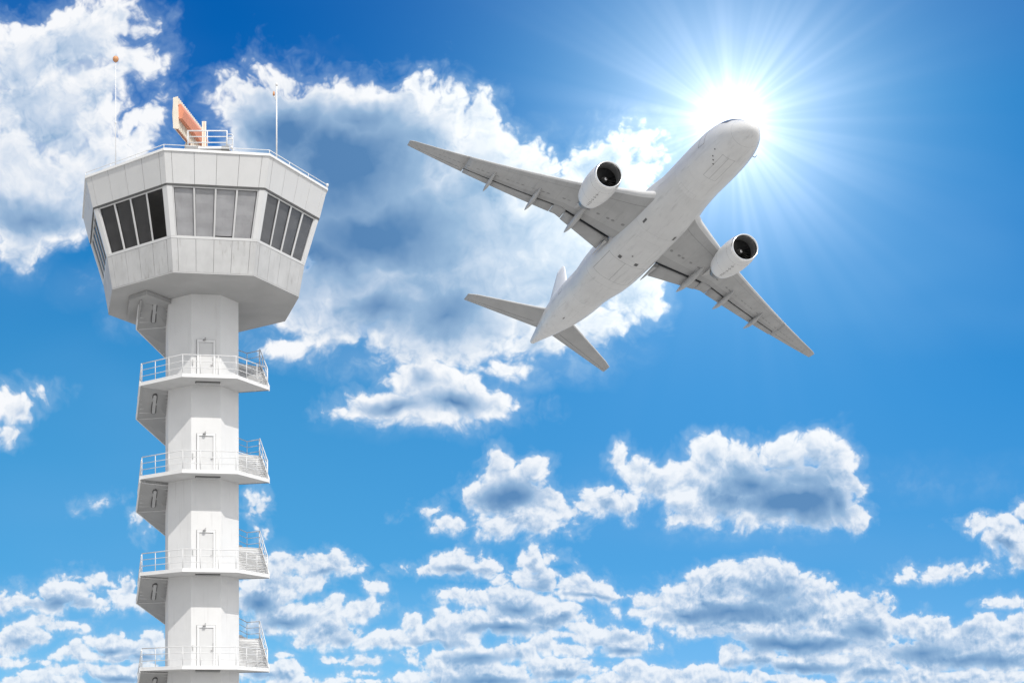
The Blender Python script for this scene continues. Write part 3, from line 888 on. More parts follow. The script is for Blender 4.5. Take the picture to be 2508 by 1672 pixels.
for sg in (1, -1):
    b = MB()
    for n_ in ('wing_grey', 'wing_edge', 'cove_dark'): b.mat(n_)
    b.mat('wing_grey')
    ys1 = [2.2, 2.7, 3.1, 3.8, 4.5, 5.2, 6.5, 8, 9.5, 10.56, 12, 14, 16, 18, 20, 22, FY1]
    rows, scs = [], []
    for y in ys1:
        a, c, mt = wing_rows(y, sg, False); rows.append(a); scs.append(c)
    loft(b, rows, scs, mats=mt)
    ys2 = [FY1+0.001, 24, 25.5, 27, 28.5, 29.4, 29.9, 30.3, 30.6]
    rows, scs = [], []
    for y in ys2:
        a, c, mt = wing_rows(y, sg, True); rows.append(a); scs.append(c)
    loft(b, rows, scs, mats=mt)
    wing = b.build('wing', plane)
    # flaps
    def flap(name, y0, y1, droop=0.05, c0=0.785, mat='flap_grey', parent=wing):
        fb = MB(); fb.mat(mat); rows, scs = [], []
        for i in range(7):
            y = lerp(y0, y1, i/6); ch = w_te(y)-w_le(y)
            base = wpoint(y, c0, 0, sg); L = (1.0-c0)*ch
            zt = wpoint(y, c0, 1, sg).z; zb = wpoint(y, c0, -1, sg).z
            pts, sc = [], []
            zc = lerp(zb, zt, 0.30); thk = (zt-zb)*0.30
            for cc in (1.0, 0.8, 0.55, 0.3, 0.12, 0.04, 0.0):
                pts.append(Vector((base.x+cc*L, base.y, zc+thk*1.0*math.sqrt(max(0, cc if cc < .12 else .12)/.12)*(1-cc)**0.8-droop*L*cc+0.01)))
                sc.append((y, 0.77+cc*0.2))
            for cc in (0.04, 0.12, 0.3, 0.55, 0.8, 1.0):
                pts.append(Vector((base.x+cc*L, base.y, zc-thk*1.0*math.sqrt(min(cc, .12)/.12)*(1-cc)**0.8-droop*L*cc-0.01)))
                sc.append((y, 0.77+cc*0.2))
            rows.append(pts); scs.append(sc)
        loft(fb, rows, scs)
        return fb.build(name, parent)
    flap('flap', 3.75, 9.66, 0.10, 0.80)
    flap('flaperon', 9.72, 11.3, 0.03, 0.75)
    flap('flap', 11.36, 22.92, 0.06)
    # thin panel line plate on the inboard flap
    # aileron hinge line and wing tip
    fb = MB(); fb.mat('cove_dark'); rows, scs = [], []
    for i in range(6):
        y = lerp(23.6, 29.2, i/5)
        a = wpoint(y, 0.775, -1, sg, -0.006); c = wpoint(y, 0.790, -1, sg, -0.006)
        rows.append([a, c]); scs.append([(y, .77), (y, .78)])
    loft(fb, rows, scs, closed_section=False, caps=False); fb.build('hinge_line', wing)
    # static wicks at the trailing edge near the tip
    # flap track fairings (canoes)
    for (y, L, r, f0) in ((19.4, 4.6, 0.36, 0.62), (13.8, 5.4, 0.43, 0.62), (8.2, 7.2, 0.55, 0.60)):
        fb = MB(); fb.mat('fairing_grey')
        ch = w_te(y)-w_le(y); xe = w_te(y)+1.25
        zr = wpoint(y, 0.78, -1, sg).z
        prof = []
        for i in range(17):
            t = i/16
            prof.append((t, (math.sin(PI*min(1, t/0.9)**0.75))**0.7*(1-0.55*t) if 0 < t < 0.9 else 0.0))
        prev = None
        for i in range(19):
            t = i/18; xx = xe-L+L*t
            rr = r*max(0.0, (1-abs(2*t-0.9)**2.2/1.35))**0.7 if t > 0 else 0
            rr = max(0.012, r*(math.sin(PI*t)**0.62)*(1.0-0.25*t))
            zz = zr-0.22*math.sin(PI*min(1, t*1.05))-0.25*t-0.08
            ring = [fb.bm.verts.new((xx, sg*y+rr*0.78*math.cos(2*PI*k/14), zz+rr*1.25*math.sin(2*PI*k/14))) for k in range(14)]
            if prev:
                for k in range(14):
                    f = fb.bm.faces.new([prev[k], ring[k], ring[(k+1) % 14], prev[(k+1) % 14]]); f.smooth = True
            else: fb.bm.faces.new(ring)
            prev = ring
        fb.bm.faces.new(prev)
        fb.build('flap_track_fairing', wing)
    # small root fairing behind the flap
    fb = MB(); fb.mat('fairing_grey')
    z = w_z(3.1)-0.2
    fb.hexa([Vector((28.5, sg*3.35, z-0.45)), Vector((32.6, sg*3.5, z-0.25)), Vector((32.6, sg*3.55, z-0.25)), Vector((28.5, sg*3.75, z-0.45))],
            [Vector((28.5, sg*3.35, z+0.1)), Vector((32.6, sg*3.5, z-0.1)), Vector((32.6, sg*3.55, z-0.1)), Vector((28.5, sg*3.75, z+0.1))])
    fb.build('root_fairing', wing)

    # ---- engine
    ex, ey, ez = 15.98, 9.05*sg, -3.25
    eng = empty('engine'); eng.parent = plane; eng.location = (ex, ey, ez); eng.scale = (0.96, 0.955, 0.955)
    o = (0, 0, 0); AX = (1, 0, 0); UP = (0, 0, 1)
    nb_ = MB(); nb_.mat('nacelle_paint')
    nb_.lathe([(0.28, 1.765), (0.6, 1.83), (1.1, 1.895), (1.8, 1.945), (2.6, 1.95), (3.4, 1.90), (4.2, 1.79), (4.9, 1.64), (5.45, 1.50), (5.45, 1.44), (4.6, 1.50), (3.0, 1.45)], o, AX, UP, 56)
    nac = nb_.build('nacelle', eng)
    nb_ = MB(); nb_.mat('lip_metal')
    nb_.lathe([(0.275, 1.763), (0.15, 1.732), (0.05, 1.695), (0.0, 1.64), (0.015, 1.585), (0.07, 1.54), (0.16, 1.505), (0.26, 1.49)], o, AX, UP, 56)
    nb_.build('intake_lip', eng)
    nb_ = MB(); nb_.mat('duct_grey')
    nb_.lathe([(0.26, 1.49), (0.5, 1.475), (0.9, 1.49), (1.35, 1.53)], o, AX, UP, 56)
    nb_.mat('fan_black'); nb_.lathe([(1.35, 1.53), (1.75, 1.53), (1.76, 0.0)], o, AX, UP, 56)
    nb_.build('intake_duct', eng)
    nb_ = MB(); nb_.mat('fan_black')
    NBL = 22
    for i in range(NBL):
        a = 2*PI*i/NBL
        rows = []
        for j in range(6):
            r_ = lerp(0.30, 1.50, j/5); tw = lerp(R(35), R(62), j/5); cw = lerp(0.16, 0.24, j/5)
            er = Vector((0, math.sin(a), math.cos(a))); et = Vector((0, math.cos(a), -math.sin(a)))
            d = Vector((1, 0, 0))*math.cos(tw)+et*math.sin(tw)
            cc = Vector((1.50, 0, 0))+er*r_
            rows.append([nb_.bm.verts.new(cc-d*cw), nb_.bm.verts.new(cc+d*cw)])
        for A_, B_ in zip(rows, rows[1:]):
            f = nb_.bm.faces.new([A_[0], A_[1], B_[1], B_[0]]); f.smooth = True
    nb_.build('fan', eng)
    nb_ = MB(); nb_.mat('spinner_dark')
    sp = [(0.86, 0.0), (0.88, 0.05), (0.95, 0.13), (1.08, 0.22), (1.25, 0.31), (1.45, 0.38)]
    nb_.lathe(sp, o, AX, UP, 28)
    spn = nb_.build('spinner', eng)
    nb_ = MB(); nb_.mat('marking_white')       # white swirl on the spinner
    pr = []
    for i in range(25):
        t = i/24; a = t*1.55*PI+R(120); x_ = lerp(0.88, 1.22, t); wdt = 0.055*math.sin(PI*min(1, t*1.1+0.1))+0.012
        def sr(xq):
            return interp(sp, xq)+0.012
        pr.append([nb_.bm.verts.new((xq-0.01, sr(xq)*math.sin(a), sr(xq)*math.cos(a))) for xq in (x_-wdt, x_+wdt)])
    for A_, B_ in zip(pr, pr[1:]): nb_.bm.faces.new([A_[0], A_[1], B_[1], B_[0]])
    nb_.build('swirl_mark', spn)
    nb_ = MB(); nb_.mat('nozzle_metal')
    nb_.lathe([(3.4, 1.30), (4.6, 1.22), (5.45, 1.12), (6.3, 0.95), (6.9, 0.80), (6.9, 0.74), (6.0, 0.7)], o, AX, UP, 40)
    nb_.lathe([(6.0, 0.6), (6.9, 0.45), (7.6, 0.18), (7.9, 0.0)], o, AX, UP, 32)
    nb_.lathe([(3.0, 1.46), (3.05, 1.2)], o, AX, UP, 40)
    nb_.build('nozzle', eng)
    # service doors and latches under the nacelle
    nb_ = MB(); nb_.mat('seam')
    def nr(x): return interp([(0.6, 1.83), (1.1, 1.895), (1.8, 1.945), (2.6, 1.95), (3.4, 1.90), (4.2, 1.79), (4.9, 1.64), (5.45, 1.50)], x)+0.008
    def nq(x0, x1, a0, a1, n=8):
        for i in range(n):
            xa, xb = lerp(x0, x1, i/n), lerp(x0, x1, (i+1)/n)
            nb_.bm.faces.new([nb_.bm.verts.new((x_, nr(x_)*math.sin(a_), nr(x_)*math.cos(a_))) for x_, a_ in ((xa, a0), (xb, a0), (xb, a1), (xa, a1))])
    nq(1.2, 5.3, PI-0.006, PI+0.006)
    for xq in (1.6, 2.2, 2.8, 3.5, 3.9, 4.3): nq(xq, xq+0.16, PI+0.02, PI+0.07, 1); nq(xq+0.05, xq+0.18, PI-0.08, PI-0.03, 1)
    for xq in (1.05, 3.3):
        for i in range(30): nq(xq, xq+0.02, 2*PI*i/30, 2*PI*(i+1)/30, 1)
    nb_.build('latches', nac)
    # pylon
    pb = MB(); pb.mat('fairing_grey')
    rows = []
    for (x, zl, zh, hw) in ((2.0, 1.75, 2.0, 0.10), (3.2, 1.6, 2.25, 0.26), (5.0, 1.1, 2.3, 0.34), (6.6, 0.95, 2.2, 0.36), (8.4, 1.1, 2.1, 0.34), (10.2, 1.5, 2.05, 0.24), (11.6, 1.85, 2.0, 0.06)):
        rows.append([Vector((x, -hw, zl)), Vector((x, hw, zl)), Vector((x, hw, zh)), Vector((x, -hw, zh))])
    V = [[pb.bm.verts.new(q) for q in r_] for r_ in rows]
    for A_, B_ in zip(V, V[1:]):
        for k in range(4): pb.bm.faces.new([A_[k], A_[(k+1) % 4], B_[(k+1) % 4], B_[k]])
    pb.bm.faces.new(V[0]); pb.bm.faces.new(V[-1])
    pb.build('pylon', eng, bevel=0.05)

    # ---- tailplane
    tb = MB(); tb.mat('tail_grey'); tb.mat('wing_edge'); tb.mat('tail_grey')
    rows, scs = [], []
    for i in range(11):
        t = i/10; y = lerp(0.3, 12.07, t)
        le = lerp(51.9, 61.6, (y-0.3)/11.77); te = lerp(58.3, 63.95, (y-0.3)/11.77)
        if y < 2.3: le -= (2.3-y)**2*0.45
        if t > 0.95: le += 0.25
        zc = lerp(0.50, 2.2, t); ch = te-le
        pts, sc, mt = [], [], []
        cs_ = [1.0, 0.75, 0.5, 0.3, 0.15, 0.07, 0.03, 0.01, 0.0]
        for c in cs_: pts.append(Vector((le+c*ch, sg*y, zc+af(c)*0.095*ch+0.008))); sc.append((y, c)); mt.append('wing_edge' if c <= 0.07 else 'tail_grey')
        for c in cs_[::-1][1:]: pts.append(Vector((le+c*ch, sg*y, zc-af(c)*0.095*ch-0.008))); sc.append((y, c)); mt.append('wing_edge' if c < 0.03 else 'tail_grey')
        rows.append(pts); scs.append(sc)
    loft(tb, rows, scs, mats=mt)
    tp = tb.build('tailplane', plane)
    eb = MB(); eb.mat('cove_dark'); rows, scs = [], []
    for i in range(5):
        y = lerp(2.2, 11.7, i/4); le = lerp(51.9, 61.6, (y-0.3)/11.77); te = lerp(58.3, 63.95, (y-0.3)/11.77); ch = te-le; zc = lerp(0.5, 2.2, (y-.3)/11.77)
        rows.append([Vector((le+c*ch, sg*y, zc-af(c)*0.095*ch-0.02)) for c in (0.715, 0.725)]); scs.append([(0, 0), (0, 0)])
    loft(eb, rows, scs, closed_section=False, caps=False); eb.build('hinge_line', tp)

# ---- fin
fb = MB(); fb.mat('fin_white'); rows, scs = [], []
for i in range(13):
    t = i/12; z = lerp(1.6, 15.1, t)
    le = lerp(50.3, 64.3, t); te = lerp(60.2, 67.1, t)
    if t < 0.12: le -= (0.12-t)*14
    if t > 0.97: le += 0.3
    ch = te-le; pts, sc = [], []
    cs_ = [1.0, 0.75, 0.5, 0.3, 0.15, 0.07, 0.03, 0.01, 0.0]
    for c in cs_: pts.append(Vector((le+c*ch, af(c)*0.10*ch+0.01, z))); sc.append((z, c))
    for c in cs_[::-1][1:]: pts.append(Vector((le+c*ch, -af(c)*0.10*ch-0.01, z))); sc.append((z, c))
    rows.append(pts); scs.append(sc)
loft(fb, rows, scs)
fin = fb.build('fin', plane)
fb = MB(); fb.mat('dark_metal'); fb.tube([(66.2, 0, 15.1), (66.6, 0, 15.45)], 0.03, 6); fb.build('fin_aerial', fin)
fb = MB(); fb.mat('dark_metal')
fb.tube([fus(4.6, -R(100)), fus(4.5, -R(100), 0.28), fus(4.1, -R(100), 0.30)], 0.04, 6)
fb.build('pitot_probe', fuse)

# ------------------------------------------------------------------ SUN
SUN_EL = 46.8
SUN_AZ = 18.8      # degrees to the right of straight behind the camera
sd = Vector((math.sin(R(SUN_AZ))*math.cos(R(SUN_EL)), -math.cos(R(SUN_AZ))*math.cos(R(SUN_EL)), math.sin(R(SUN_EL))))
sl = bpy.data.lights.new('sun', 'SUN'); sl.energy = 2.9; sl.angle = R(0.53); sl.color = (1.0, 0.965, 0.91)
so = bpy.data.objects.new('sun', sl); C.objects.link(so); so.rotation_euler = (-sd).to_track_quat('-Z', 'Y').to_euler(); so.location = (40, -60, 120)

# ------------------------------------------------------------------ SKY (world shader, laid out by direction)
wd = bpy.data.worlds.new('World'); bpy.context.scene.world = wd; wd.use_nodes = True
g = G(wd.node_tree)
bg = g.n['Background']
d = g.node('ShaderNodeTexCoord').outputs['Generated']
dx, dy, dz = g.xyz(d)
dyc = g.m('MAXIMUM', dy, 0.25)
u = g.m('DIVIDE', dx, dyc); v = g.m('DIVIDE', dz, dyc)
Pt = g.comb(u, v)                      # horizon coordinates of a direction looking north
KX = lambda x: (x-CX)/FPX
KY = lambda y: (CY-y)/FPX

# clear sky: Nishita, tinted by a clarity gradient (deep blue to the upper left, milkier low down)
sky = g.node('ShaderNodeTexSky', sky_type='NISHITA', sun_disc=False, sun_elevation=R(SUN_EL), sun_rotation=R(180-SUN_AZ),
             altitude=0, air_density=1.0, dust_density=0.6, ozone_density=2.5)
lum = g.node('ShaderNodeRGBToBW', {'Color': sky}).outputs[0]
lum = g.m('POWER', g.m('MULTIPLY', lum, 0.115), 0.30)
tl = g.ramp(g.m('MULTIPLY', v, 1.6), [
    (0.04, srgb(120, 186, 226)), (0.20, srgb(76, 159, 214)), (0.42, srgb(66, 153, 214)), (0.62, srgb(34, 134, 208)), (0.76, srgb(2, 110, 200)), (0.92, srgb(2, 104, 194))])
tr = g.ramp(g.m('MULTIPLY', v, 1.6), [
    (0.04, srgb(118, 180, 228)), (0.20, srgb(78, 158, 218)), (0.42, srgb(52, 146, 218)), (0.62, srgb(26, 134, 214)), (0.78, srgb(36, 138, 216)), (0.92, srgb(60, 134, 212))])
tint = g.mix(g.step(u, -0.02, 0.42), tl, tr)
base = g.v('SCALE', tint, scale=g.m('MULTIPLY', lum, 1.30))
hz = g.noise(g.v('MULTIPLY', Pt, (2.2, 5.0, 1.0)), 1.0, 3, 0.5, '2D')
base = g.mix(g.m('MULTIPLY', g.m('MULTIPLY', g.step(hz, 0.48, 0.8), 0.30), g.step(v, 0.30, 0.48, 1.0, 0.25)), base, srgb(120, 178, 230))

# cloud layout: (x, y, rx, ry) of each billow in the azimuth/elevation chart
A = '''60 140 190 118;230 90 130 98;300 50 80 80;340 150 72 70;120 280 190 130;235 240 105 90;240 400 105 75;330 385 42 28;40 450 150 150;130 480 110 90;40 570 75 75;180 440 85 95;150 60 90 50;405 300 34 44;385 352 60 26;345 306 34 14;290 205 60 60
700 330 150 130;620 270 75 60;860 330 230 150;1050 320 170 112;1172 300 55 66;1200 420 150 125;1322 408 62 58;900 520 300 190;1150 600 290 200;1350 620 180 190;1500 440 118 125;1525 352 72 46;1600 420 42 58;1540 690 95 110;1470 800 85 62;1100 790 240 110;1330 835 140 48;930 700 200 120;800 790 110 75;740 745 90 85;690 845 62 28;1250 900 48 30;1020 850 110 60;562 212 26 16;900 190 60 28;722 186 42 20;1010 218 80 36;660 430 110 200;1400 500 100 80
1030 940 105 62;940 992 112 44;1120 968 108 58;870 1004 62 26;1200 1002 52 30;1030 1012 165 34;16 1000 48 42;8 1060 34 24;62 968 28 13
1215 1145 46 50;1295 1150 44 46;1250 1210 112 70;1180 1200 56 42;1340 1222 56 46;1270 1280 124 36;1120 1284 44 22;1060 1250 22 11;1375 1250 44 28;1480 1222 52 38;1530 1235 38 26;1420 1235 30 10
1515 1112 22 30;1570 1150 46 36;1620 1180 62 44;1690 1160 70 46;1740 1120 72 54;1830 1125 92 56;1930 1108 72 50;2010 1098 60 46;2050 1130 52 58;1800 1200 165 80;1950 1210 155 84;2040 1190 72 66;1720 1240 62 40;1880 1270 115 32;2082 1262 34 30;1680 1262 26 15;2095 1195 24 36'''
B = '''2500 1250 26 26;2430 1287 58 24;2470 1320 56 46;2502 1372 34 32;2310 1402 66 14;2290 1390 34 15;2465 1487 32 13
1740 1450 112 58;1700 1482 122 44;1790 1418 100 38;1860 1430 100 48;1930 1442 62 45;1980 1472 64 46;2020 1510 62 42;2110 1492 66 46;2150 1512 32 32;1860 1502 260 50;1600 1465 74 20;1560 1492 42 13;2000 1560 210 40;1780 1535 125 26;2130 1540 60 40
2210 1530 52 30;2290 1540 62 34;2380 1560 84 36;2425 1545 50 32;2492 1550 42 42;2300 1600 185 42;2460 1610 90 42
1790 1605 30 26;1860 1610 54 26;2000 1622 160 30;2130 1632 105 36;2220 1655 80 24;1640 1650 62 24;1720 1638 32 14;1540 1640 42 25;2360 1660 220 22;1900 1660 150 16
1140 1382 60 30;1080 1402 62 16;1200 1393 42 24;1318 1392 24 30;1352 1374 20 9;1325 1430 50 40;1240 1425 12 16;1420 1438 72 34;1500 1456 62 16;1450 1462 115 13
1120 1465 46 17;1180 1476 62 24;1280 1482 92 44;1350 1520 74 38;1250 1530 155 32;1400 1542 42 16;1010 1530 30 25;960 1566 52 19;1080 1560 95 28;1150 1540 72 30;1520 1570 86 34
1120 1620 112 32;1330 1585 36 22;1390 1596 36 20;1180 1652 160 28;1370 1640 105 28;1020 1662 62 18;1250 1600 80 22;900 1622 35 8;900 1649 42 12;912 1448 24 16
780 1390 84 32;700 1385 62 28;660 1440 85 46;740 1430 62 25;620 1470 62 42;700 1502 115 36;812 1490 30 30;882 1502 50 22;800 1542 52 40;760 1566 30 16;884 1571 26 11;660 1520 62 26;840 1560 42 24;685 1593 22 7;825 1617 22 7;700 1635 42 28;635 1642 52 24
605 1250 19 32;626 1242 12 18;610 1292 15 15;150 1462 72 30;80 1482 52 24;202 1486 45 17;18 1492 32 18;120 1492 105 13;172 1426 30 9;243 1428 33 12;308 1438 26 30;322 1470 40 20;270 1457 22 9
105 1525 22 12;160 1537 42 12;60 1560 52 28;100 1568 26 20;20 1580 42 25;180 1600 36 17;270 1585 46 24;340 1592 50 20;382 1570 26 22;250 1610 105 14;80 1626 35 9;10 1620 18 7;82 1652 42 13;160 1645 50 12;300 1650 130 24;360 1662 60 14;130 1668 120 14;30 1668 60 12;1500 1664 90 16;1620 1668 80 14;1750 1660 70 22;720 1668 80 14;900 1668 50 8;1960 1590 60 18;2080 1590 70 20;2200 1600 60 26;1380 1560 60 12
345 1270 20 18;374 1290 25 16;245 1222 18 7'''
# shaded undersides / cores of the cloud masses (last number: how dark)
SA = '''60 520 120 45 .6;190 120 90 70 .25;60 250 70 60 .25;170 350 70 50 .25;20 620 60 30 .3;330 110 40 40 .2
700 320 150 125 1.15;830 420 250 165 1.15;900 300 120 75 .8;930 560 290 120 1.0;760 640 170 100 .95;1120 500 150 80 .5;1100 770 130 60 .9;920 760 120 60 .7;1000 690 200 70 .4;1500 430 70 75 .4;1400 480 70 50 .3;1250 560 120 60 .35;660 560 80 150 .8;620 330 50 80 .8
950 995 90 22 .9;1110 992 110 26 .9;1030 930 34 26 .5;30 1010 25 20 .3
1250 1205 92 40 1.1;1190 1195 40 22 .5;1485 1232 30 14 .5
1850 1190 120 55 .9;1950 1235 150 58 1.1;1985 1170 80 55 .7;2050 1240 45 45 .9;1780 1230 60 40 .6;1600 1180 25 14 .3'''
SB = '''1800 1500 190 24 .9;1890 1450 70 36 .6;1930 1480 50 30 .6;1930 1575 210 24 .9;2110 1545 60 32 .8;1680 1500 60 14 .7;1760 1440 50 18 .35
2260 1592 110 32 .8;2400 1618 120 24 .8;2380 1545 30 14 .4;2480 1560 25 16 .4;2465 1340 30 18 .4
1950 1632 150 13 .8;1830 1622 50 10 .6;2150 1650 70 14 .5
1140 1398 55 10 .7;1330 1440 34 18 .5;1450 1462 80 7 .7;1270 1500 60 18 .7;1230 1545 120 13 .8;1350 1530 40 14 .5;1060 1580 90 9 .7;1520 1592 70 9 .7;1170 1610 90 15 .8;1190 1665 120 14 .8;1380 1655 70 12 .6;1510 1560 34 10 .4
630 1475 52 28 .9;700 1515 90 14 .7;620 1535 40 22 .6;790 1405 50 8 .5;840 1565 40 12 .5;310 1450 20 18 .3;150 1485 80 15 .8;40 1575 40 12 .5;280 1595 50 10 .7;350 1610 60 10 .7;290 1662 110 10 .7;660 1650 50 10 .5;2440 1330 20 12 .25'''
# thin translucent veils
VE = '''690 720 170 150 .9;820 800 150 100 .7;620 560 150 180 .7;900 880 160 60 .6;1300 880 220 80 .7;1150 910 180 60 .6;1480 860 120 60 .3;240 700 110 70 .35;310 780 60 60 .3;60 640 80 60 .35;760 140 110 24 .10;560 260 90 60 .35;1340 300 60 40 .2;2250 1170 280 60 .14;1230 1300 160 40 .3;1850 1300 220 40 .25;640 1360 90 50 .2;1000 1040 220 40 .3'''

def parse(t): return [tuple(float(q) for q in s.split()) for s in t.replace('\n', ';').split(';') if s.strip()]

low = g.step(v, 0.15, 0.27, 1.0, 0.0)          # small distant clouds near the horizon, big near ones above
wv = g.m('MULTIPLY_ADD', v, 1.15, 0.14)
wv = g.m('MAXIMUM', wv, 0.05)
warp = g.noise(Pt, 11.0, 4.0, 0.62, '2D', 0.0, 1)
warpv = g.v('MULTIPLY', g.v('SUBTRACT', warp, (0.5, 0.5, 0.5)), (1, 1, 0))
Pw = g.v('ADD', Pt, g.v('SCALE', warpv, scale=g.m('MULTIPLY', wv, 0.085)))
UNIT = 32.2      # pixels of the 2508-wide chart per unit of thickness
def layer(bl, Pw=Pw):
    f = None
    for e in bl:
        x, y, rx, ry = e[:4]; rx /= FPX; ry /= FPX
        c = g.node('ShaderNodeVectorMath', {0: Pw, 1: (1/rx, 1/ry, 0.0), 2: (-KX(x)/rx, -KY(y)/ry, 0.0)}, operation='MULTIPLY_ADD').outputs[0]
        L = g.v('LENGTH', c)
        if len(e) == 5: s_ = g.m('MULTIPLY_ADD', L, -e[4]*1.0, e[4]*1.3)
        else:
            r_ = min(e[2], e[3])/UNIT*1.15
            s_ = g.m('MULTIPLY_ADD', L, -r_, r_)
        f = s_ if f is None else g.m('MAXIMUM', f, s_)
    return f
sdf = g.m('MAXIMUM', layer(parse(A)), layer(parse(B)))
upoff = g.v('SCALE', (0.25, 1.0, 0.0), scale=g.m('MULTIPLY', wv, 0.016))
Pu = g.v('ADD', Pw, upoff)
sdu = g.m('MAXIMUM', layer(parse(A), Pu), layer(parse(B), Pu))
under = g.m('DIVIDE', g.m('SUBTRACT', sdu, sdf), g.m('MULTIPLY', wv, 1.6))   # >0 on undersides, <0 on tops
shd = g.m('MAXIMUM', layer(parse(SA)), layer(parse(SB)))
shd = g.m('MINIMUM', g.m('MAXIMUM', shd, 0.0), 1.4)

def puff(vec, det):
    vo = g.node('ShaderNodeTexVoronoi', {'Vector': g.v('ADD', vec, g.v('SCALE', warpv, scale=0.05)), 'Scale': 58.0, 'Detail': 2.0, 'Roughness': 0.6, 'Lacunarity': 2.2}, voronoi_dimensions='2D', feature='F1')
    vor = g.m('SUBTRACT', 0.5, vo.outputs['Distance'])
    big = g.noise(vec, 13.0, det, 0.60, '2D'); fine = g.noise(g.v('ADD', vec, (7.3, 3.1, 0)), 44.0, det-2, 0.58, '2D')
    n_ = g.m('ADD', g.m('MULTIPLY', big, g.m('SUBTRACT', 1.0, low)), g.m('MULTIPLY', fine, low))
    return g.m('ADD', g.m('SUBTRACT', n_, 0.5), g.m('MULTIPLY', vor, 0.22))
n_a = puff(Pt, 9.0)
off = g.v('SCALE', (0.35, 1.0, 0.0), scale=g.m('MULTIPLY', wv, 0.018))
n_b = puff(g.v('ADD', Pt, off), 7.0)
amp = g.m('MULTIPLY_ADD', wv, 7.5, g.m('MULTIPLY', low, 0.5))
dens = g.m('ADD', g.m('MULTIPLY_ADD', n_a, amp, sdf), g.m('MULTIPLY_ADD', wv, 0.85, g.m('MULTIPLY', low, 0.16)))
soften = g.m('MULTIPLY_ADD', g.m('MAXIMUM', under, 0.0), 0.9, 0.9)
alpha = g.step(g.m('DIVIDE', g.m('DIVIDE', dens, wv), soften), -0.25, 1.35)
thick = g.m('DIVIDE', dens, wv)
relief = g.m('SUBTRACT', n_a, n_b)
body = g.step(thick, 0.6, 5.5, 0.0, 0.26)
dark = g.m('ADD', g.m('MULTIPLY', shd, 0.62), body)
calm = g.m('SUBTRACT', 1.0, g.m('MULTIPLY', g.step(shd, 0.0, 0.9), 0.82))
calm = g.m('MULTIPLY', calm, g.m('SUBTRACT', 1.0, g.m('MULTIPLY', g.step(thick, 2.0, 5.5), g.m('MULTIPLY_ADD', low, -0.65, 0.65))))
dark = g.m('SUBTRACT', dark, g.m('MULTIPLY', g.m('MULTIPLY', relief, calm), g.m('MULTIPLY_ADD', low, 0.35, 1.10)))
dark = g.m('SUBTRACT', dark, g.m('MULTIPLY', g.m('MULTIPLY', n_a, calm), 0.45))
dark = g.m('ADD', dark, g.m('MULTIPLY', under, 0.07))
dark = g.m('MULTIPLY', dark, g.step(thick, 0.2, 1.7, 0.25, 1.0))
dark = g.m('ADD', dark, g.m('MULTIPLY_ADD', low, 0.04, 0.03))
cl = g.ramp(g.m('MULTIPLY', dark, 1.0, clamp=True), [
    (0.0, srgb(252, 253, 255)), (0.15, srgb(236, 241, 248)), (0.35, srgb(198, 214, 234)), (0.60, srgb(150, 181, 214)), (1.0, srgb(84, 130, 180))])
veil = g.m('MINIMUM', g.m('MAXIMUM', layer(parse(VE)), 0.0), 1.0)
veil = g.m('MULTIPLY', veil, g.step(n_a, -0.22, 0.16, 0.25, 1.0))
fringe = g.m('MULTIPLY', g.step(g.m('DIVIDE', dens, wv), -2.6, 1.0), 0.34)     # thin vapour round each cloud
veil = g.m('MAXIMUM', veil, fringe)
base = g.mix(veil, base, srgb(186, 212, 236))
cl = g.mix(g.m('MULTIPLY', low, 0.14), cl, base)
col = g.mix(g.m('MULTIPLY', alpha, 0.96), base, cl)

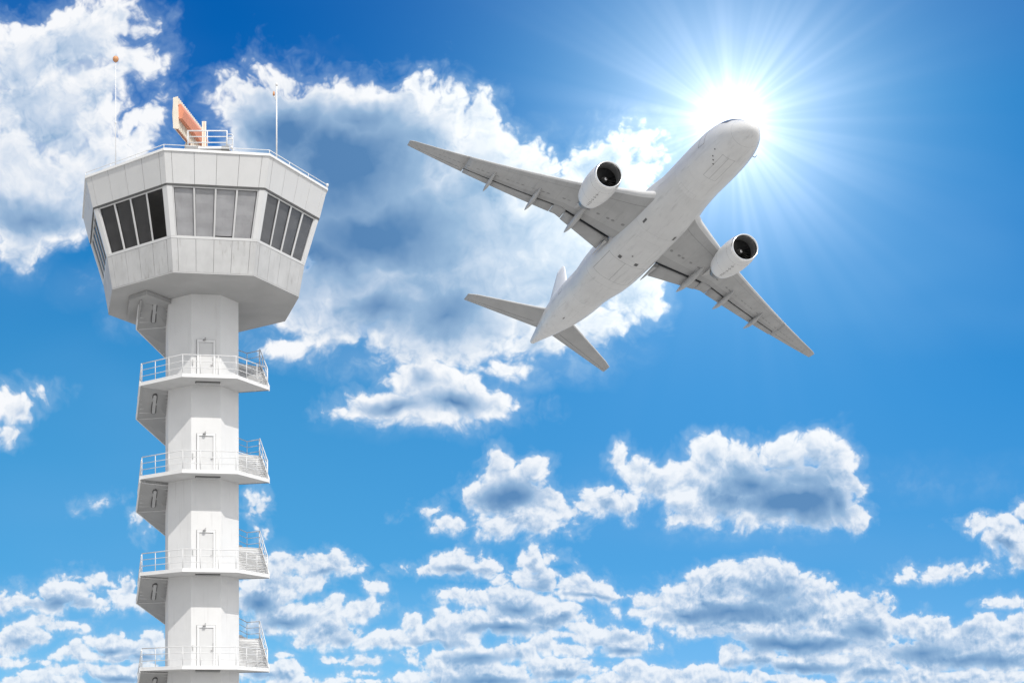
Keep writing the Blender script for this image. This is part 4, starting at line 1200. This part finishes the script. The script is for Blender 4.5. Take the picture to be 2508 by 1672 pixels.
# sun glow, with soft lens starburst rays painted into the sky
SX, SY = KX(1790), KY(296)
gd = g.v('SUBTRACT', Pt, (SX, SY, 0.0)); gx, gy, _ = g.xyz(gd)
rho = g.v('LENGTH', gd)
ang = g.m('ARCTAN2', gy, gx)
rayv = g.comb(g.m('COSINE', ang), g.m('SINE', ang))
ray = g.noise(rayv, 4.6, 2.0, 0.75, '2D')
ray = g.step(ray, 0.30, 0.76)
core = g.m('EXPONENT', g.m('MULTIPLY', g.m('POWER', g.m('DIVIDE', rho, 0.025), 2.0), -1.0))
r2 = g.m('MULTIPLY_ADD', ray, 0.007, 0.036)
halo = g.m('EXPONENT', g.m('MULTIPLY', g.m('DIVIDE', rho, r2), -1.0))
halo = g.m('MULTIPLY', halo, g.m('MULTIPLY_ADD', ray, 0.42, 0.90))
wide = g.m('EXPONENT', g.m('MULTIPLY', g.m('POWER', g.m('DIVIDE', rho, 0.165), 2.0), -1.0))
glow = g.m('ADD', g.m('MULTIPLY', core, 0.7), g.m('MULTIPLY', halo, 0.80))
mid = g.m('EXPONENT', g.m('MULTIPLY', g.m('POWER', g.m('DIVIDE', rho, 0.082), 2.0), -1.0))
glow = g.m('MULTIPLY_ADD', mid, 0.30, glow)
gcol = g.v('ADD', g.v('SCALE', (1.0, 0.94, 0.88), scale=glow), g.v('SCALE', (0.13, 0.24, 0.25), scale=wide))
col = g.v('ADD', col, gcol)

# behind the viewer: unseen bright overcast, added as neutral fill light
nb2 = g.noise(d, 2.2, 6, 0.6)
rear_fill = g.mix(g.step(nb2, 0.36, 0.55), (0.38, 0.58, 0.88, 1), (1.05, 1.03, 1.0, 1))
rear_fill = g.mix(g.step(nb2, 0.55, 0.75), rear_fill, (0.72, 0.74, 0.78, 1))
rear_fill = g.v('SCALE', rear_fill, scale=g.step(dx, -0.9, 0.7, 0.72, 1.26))  # dimmed towards the left so the tower's left facets turn darker
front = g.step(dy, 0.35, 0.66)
col = g.mix(front, rear_fill, col)
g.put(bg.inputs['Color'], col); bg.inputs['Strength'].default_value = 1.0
wd.cycles.sampling_method = 'MANUAL'; wd.cycles.sample_map_resolution = 512

sc = bpy.context.scene
sc.view_settings.view_transform = 'Standard'; sc.view_settings.look = 'None'; sc.view_settings.exposure = 0; sc.view_settings.gamma = 1
sc.render.engine = 'CYCLES'
sc.cycles.max_bounces = 6; sc.cycles.diffuse_bounces = 3; sc.cycles.glossy_bounces = 3; sc.cycles.transparent_max_bounces = 12
sc.cycles.use_adaptive_sampling = True; sc.cycles.adaptive_threshold = 0.02
sc.cycles.sample_clamp_indirect = 6
sc.render.filter_size = 1.3
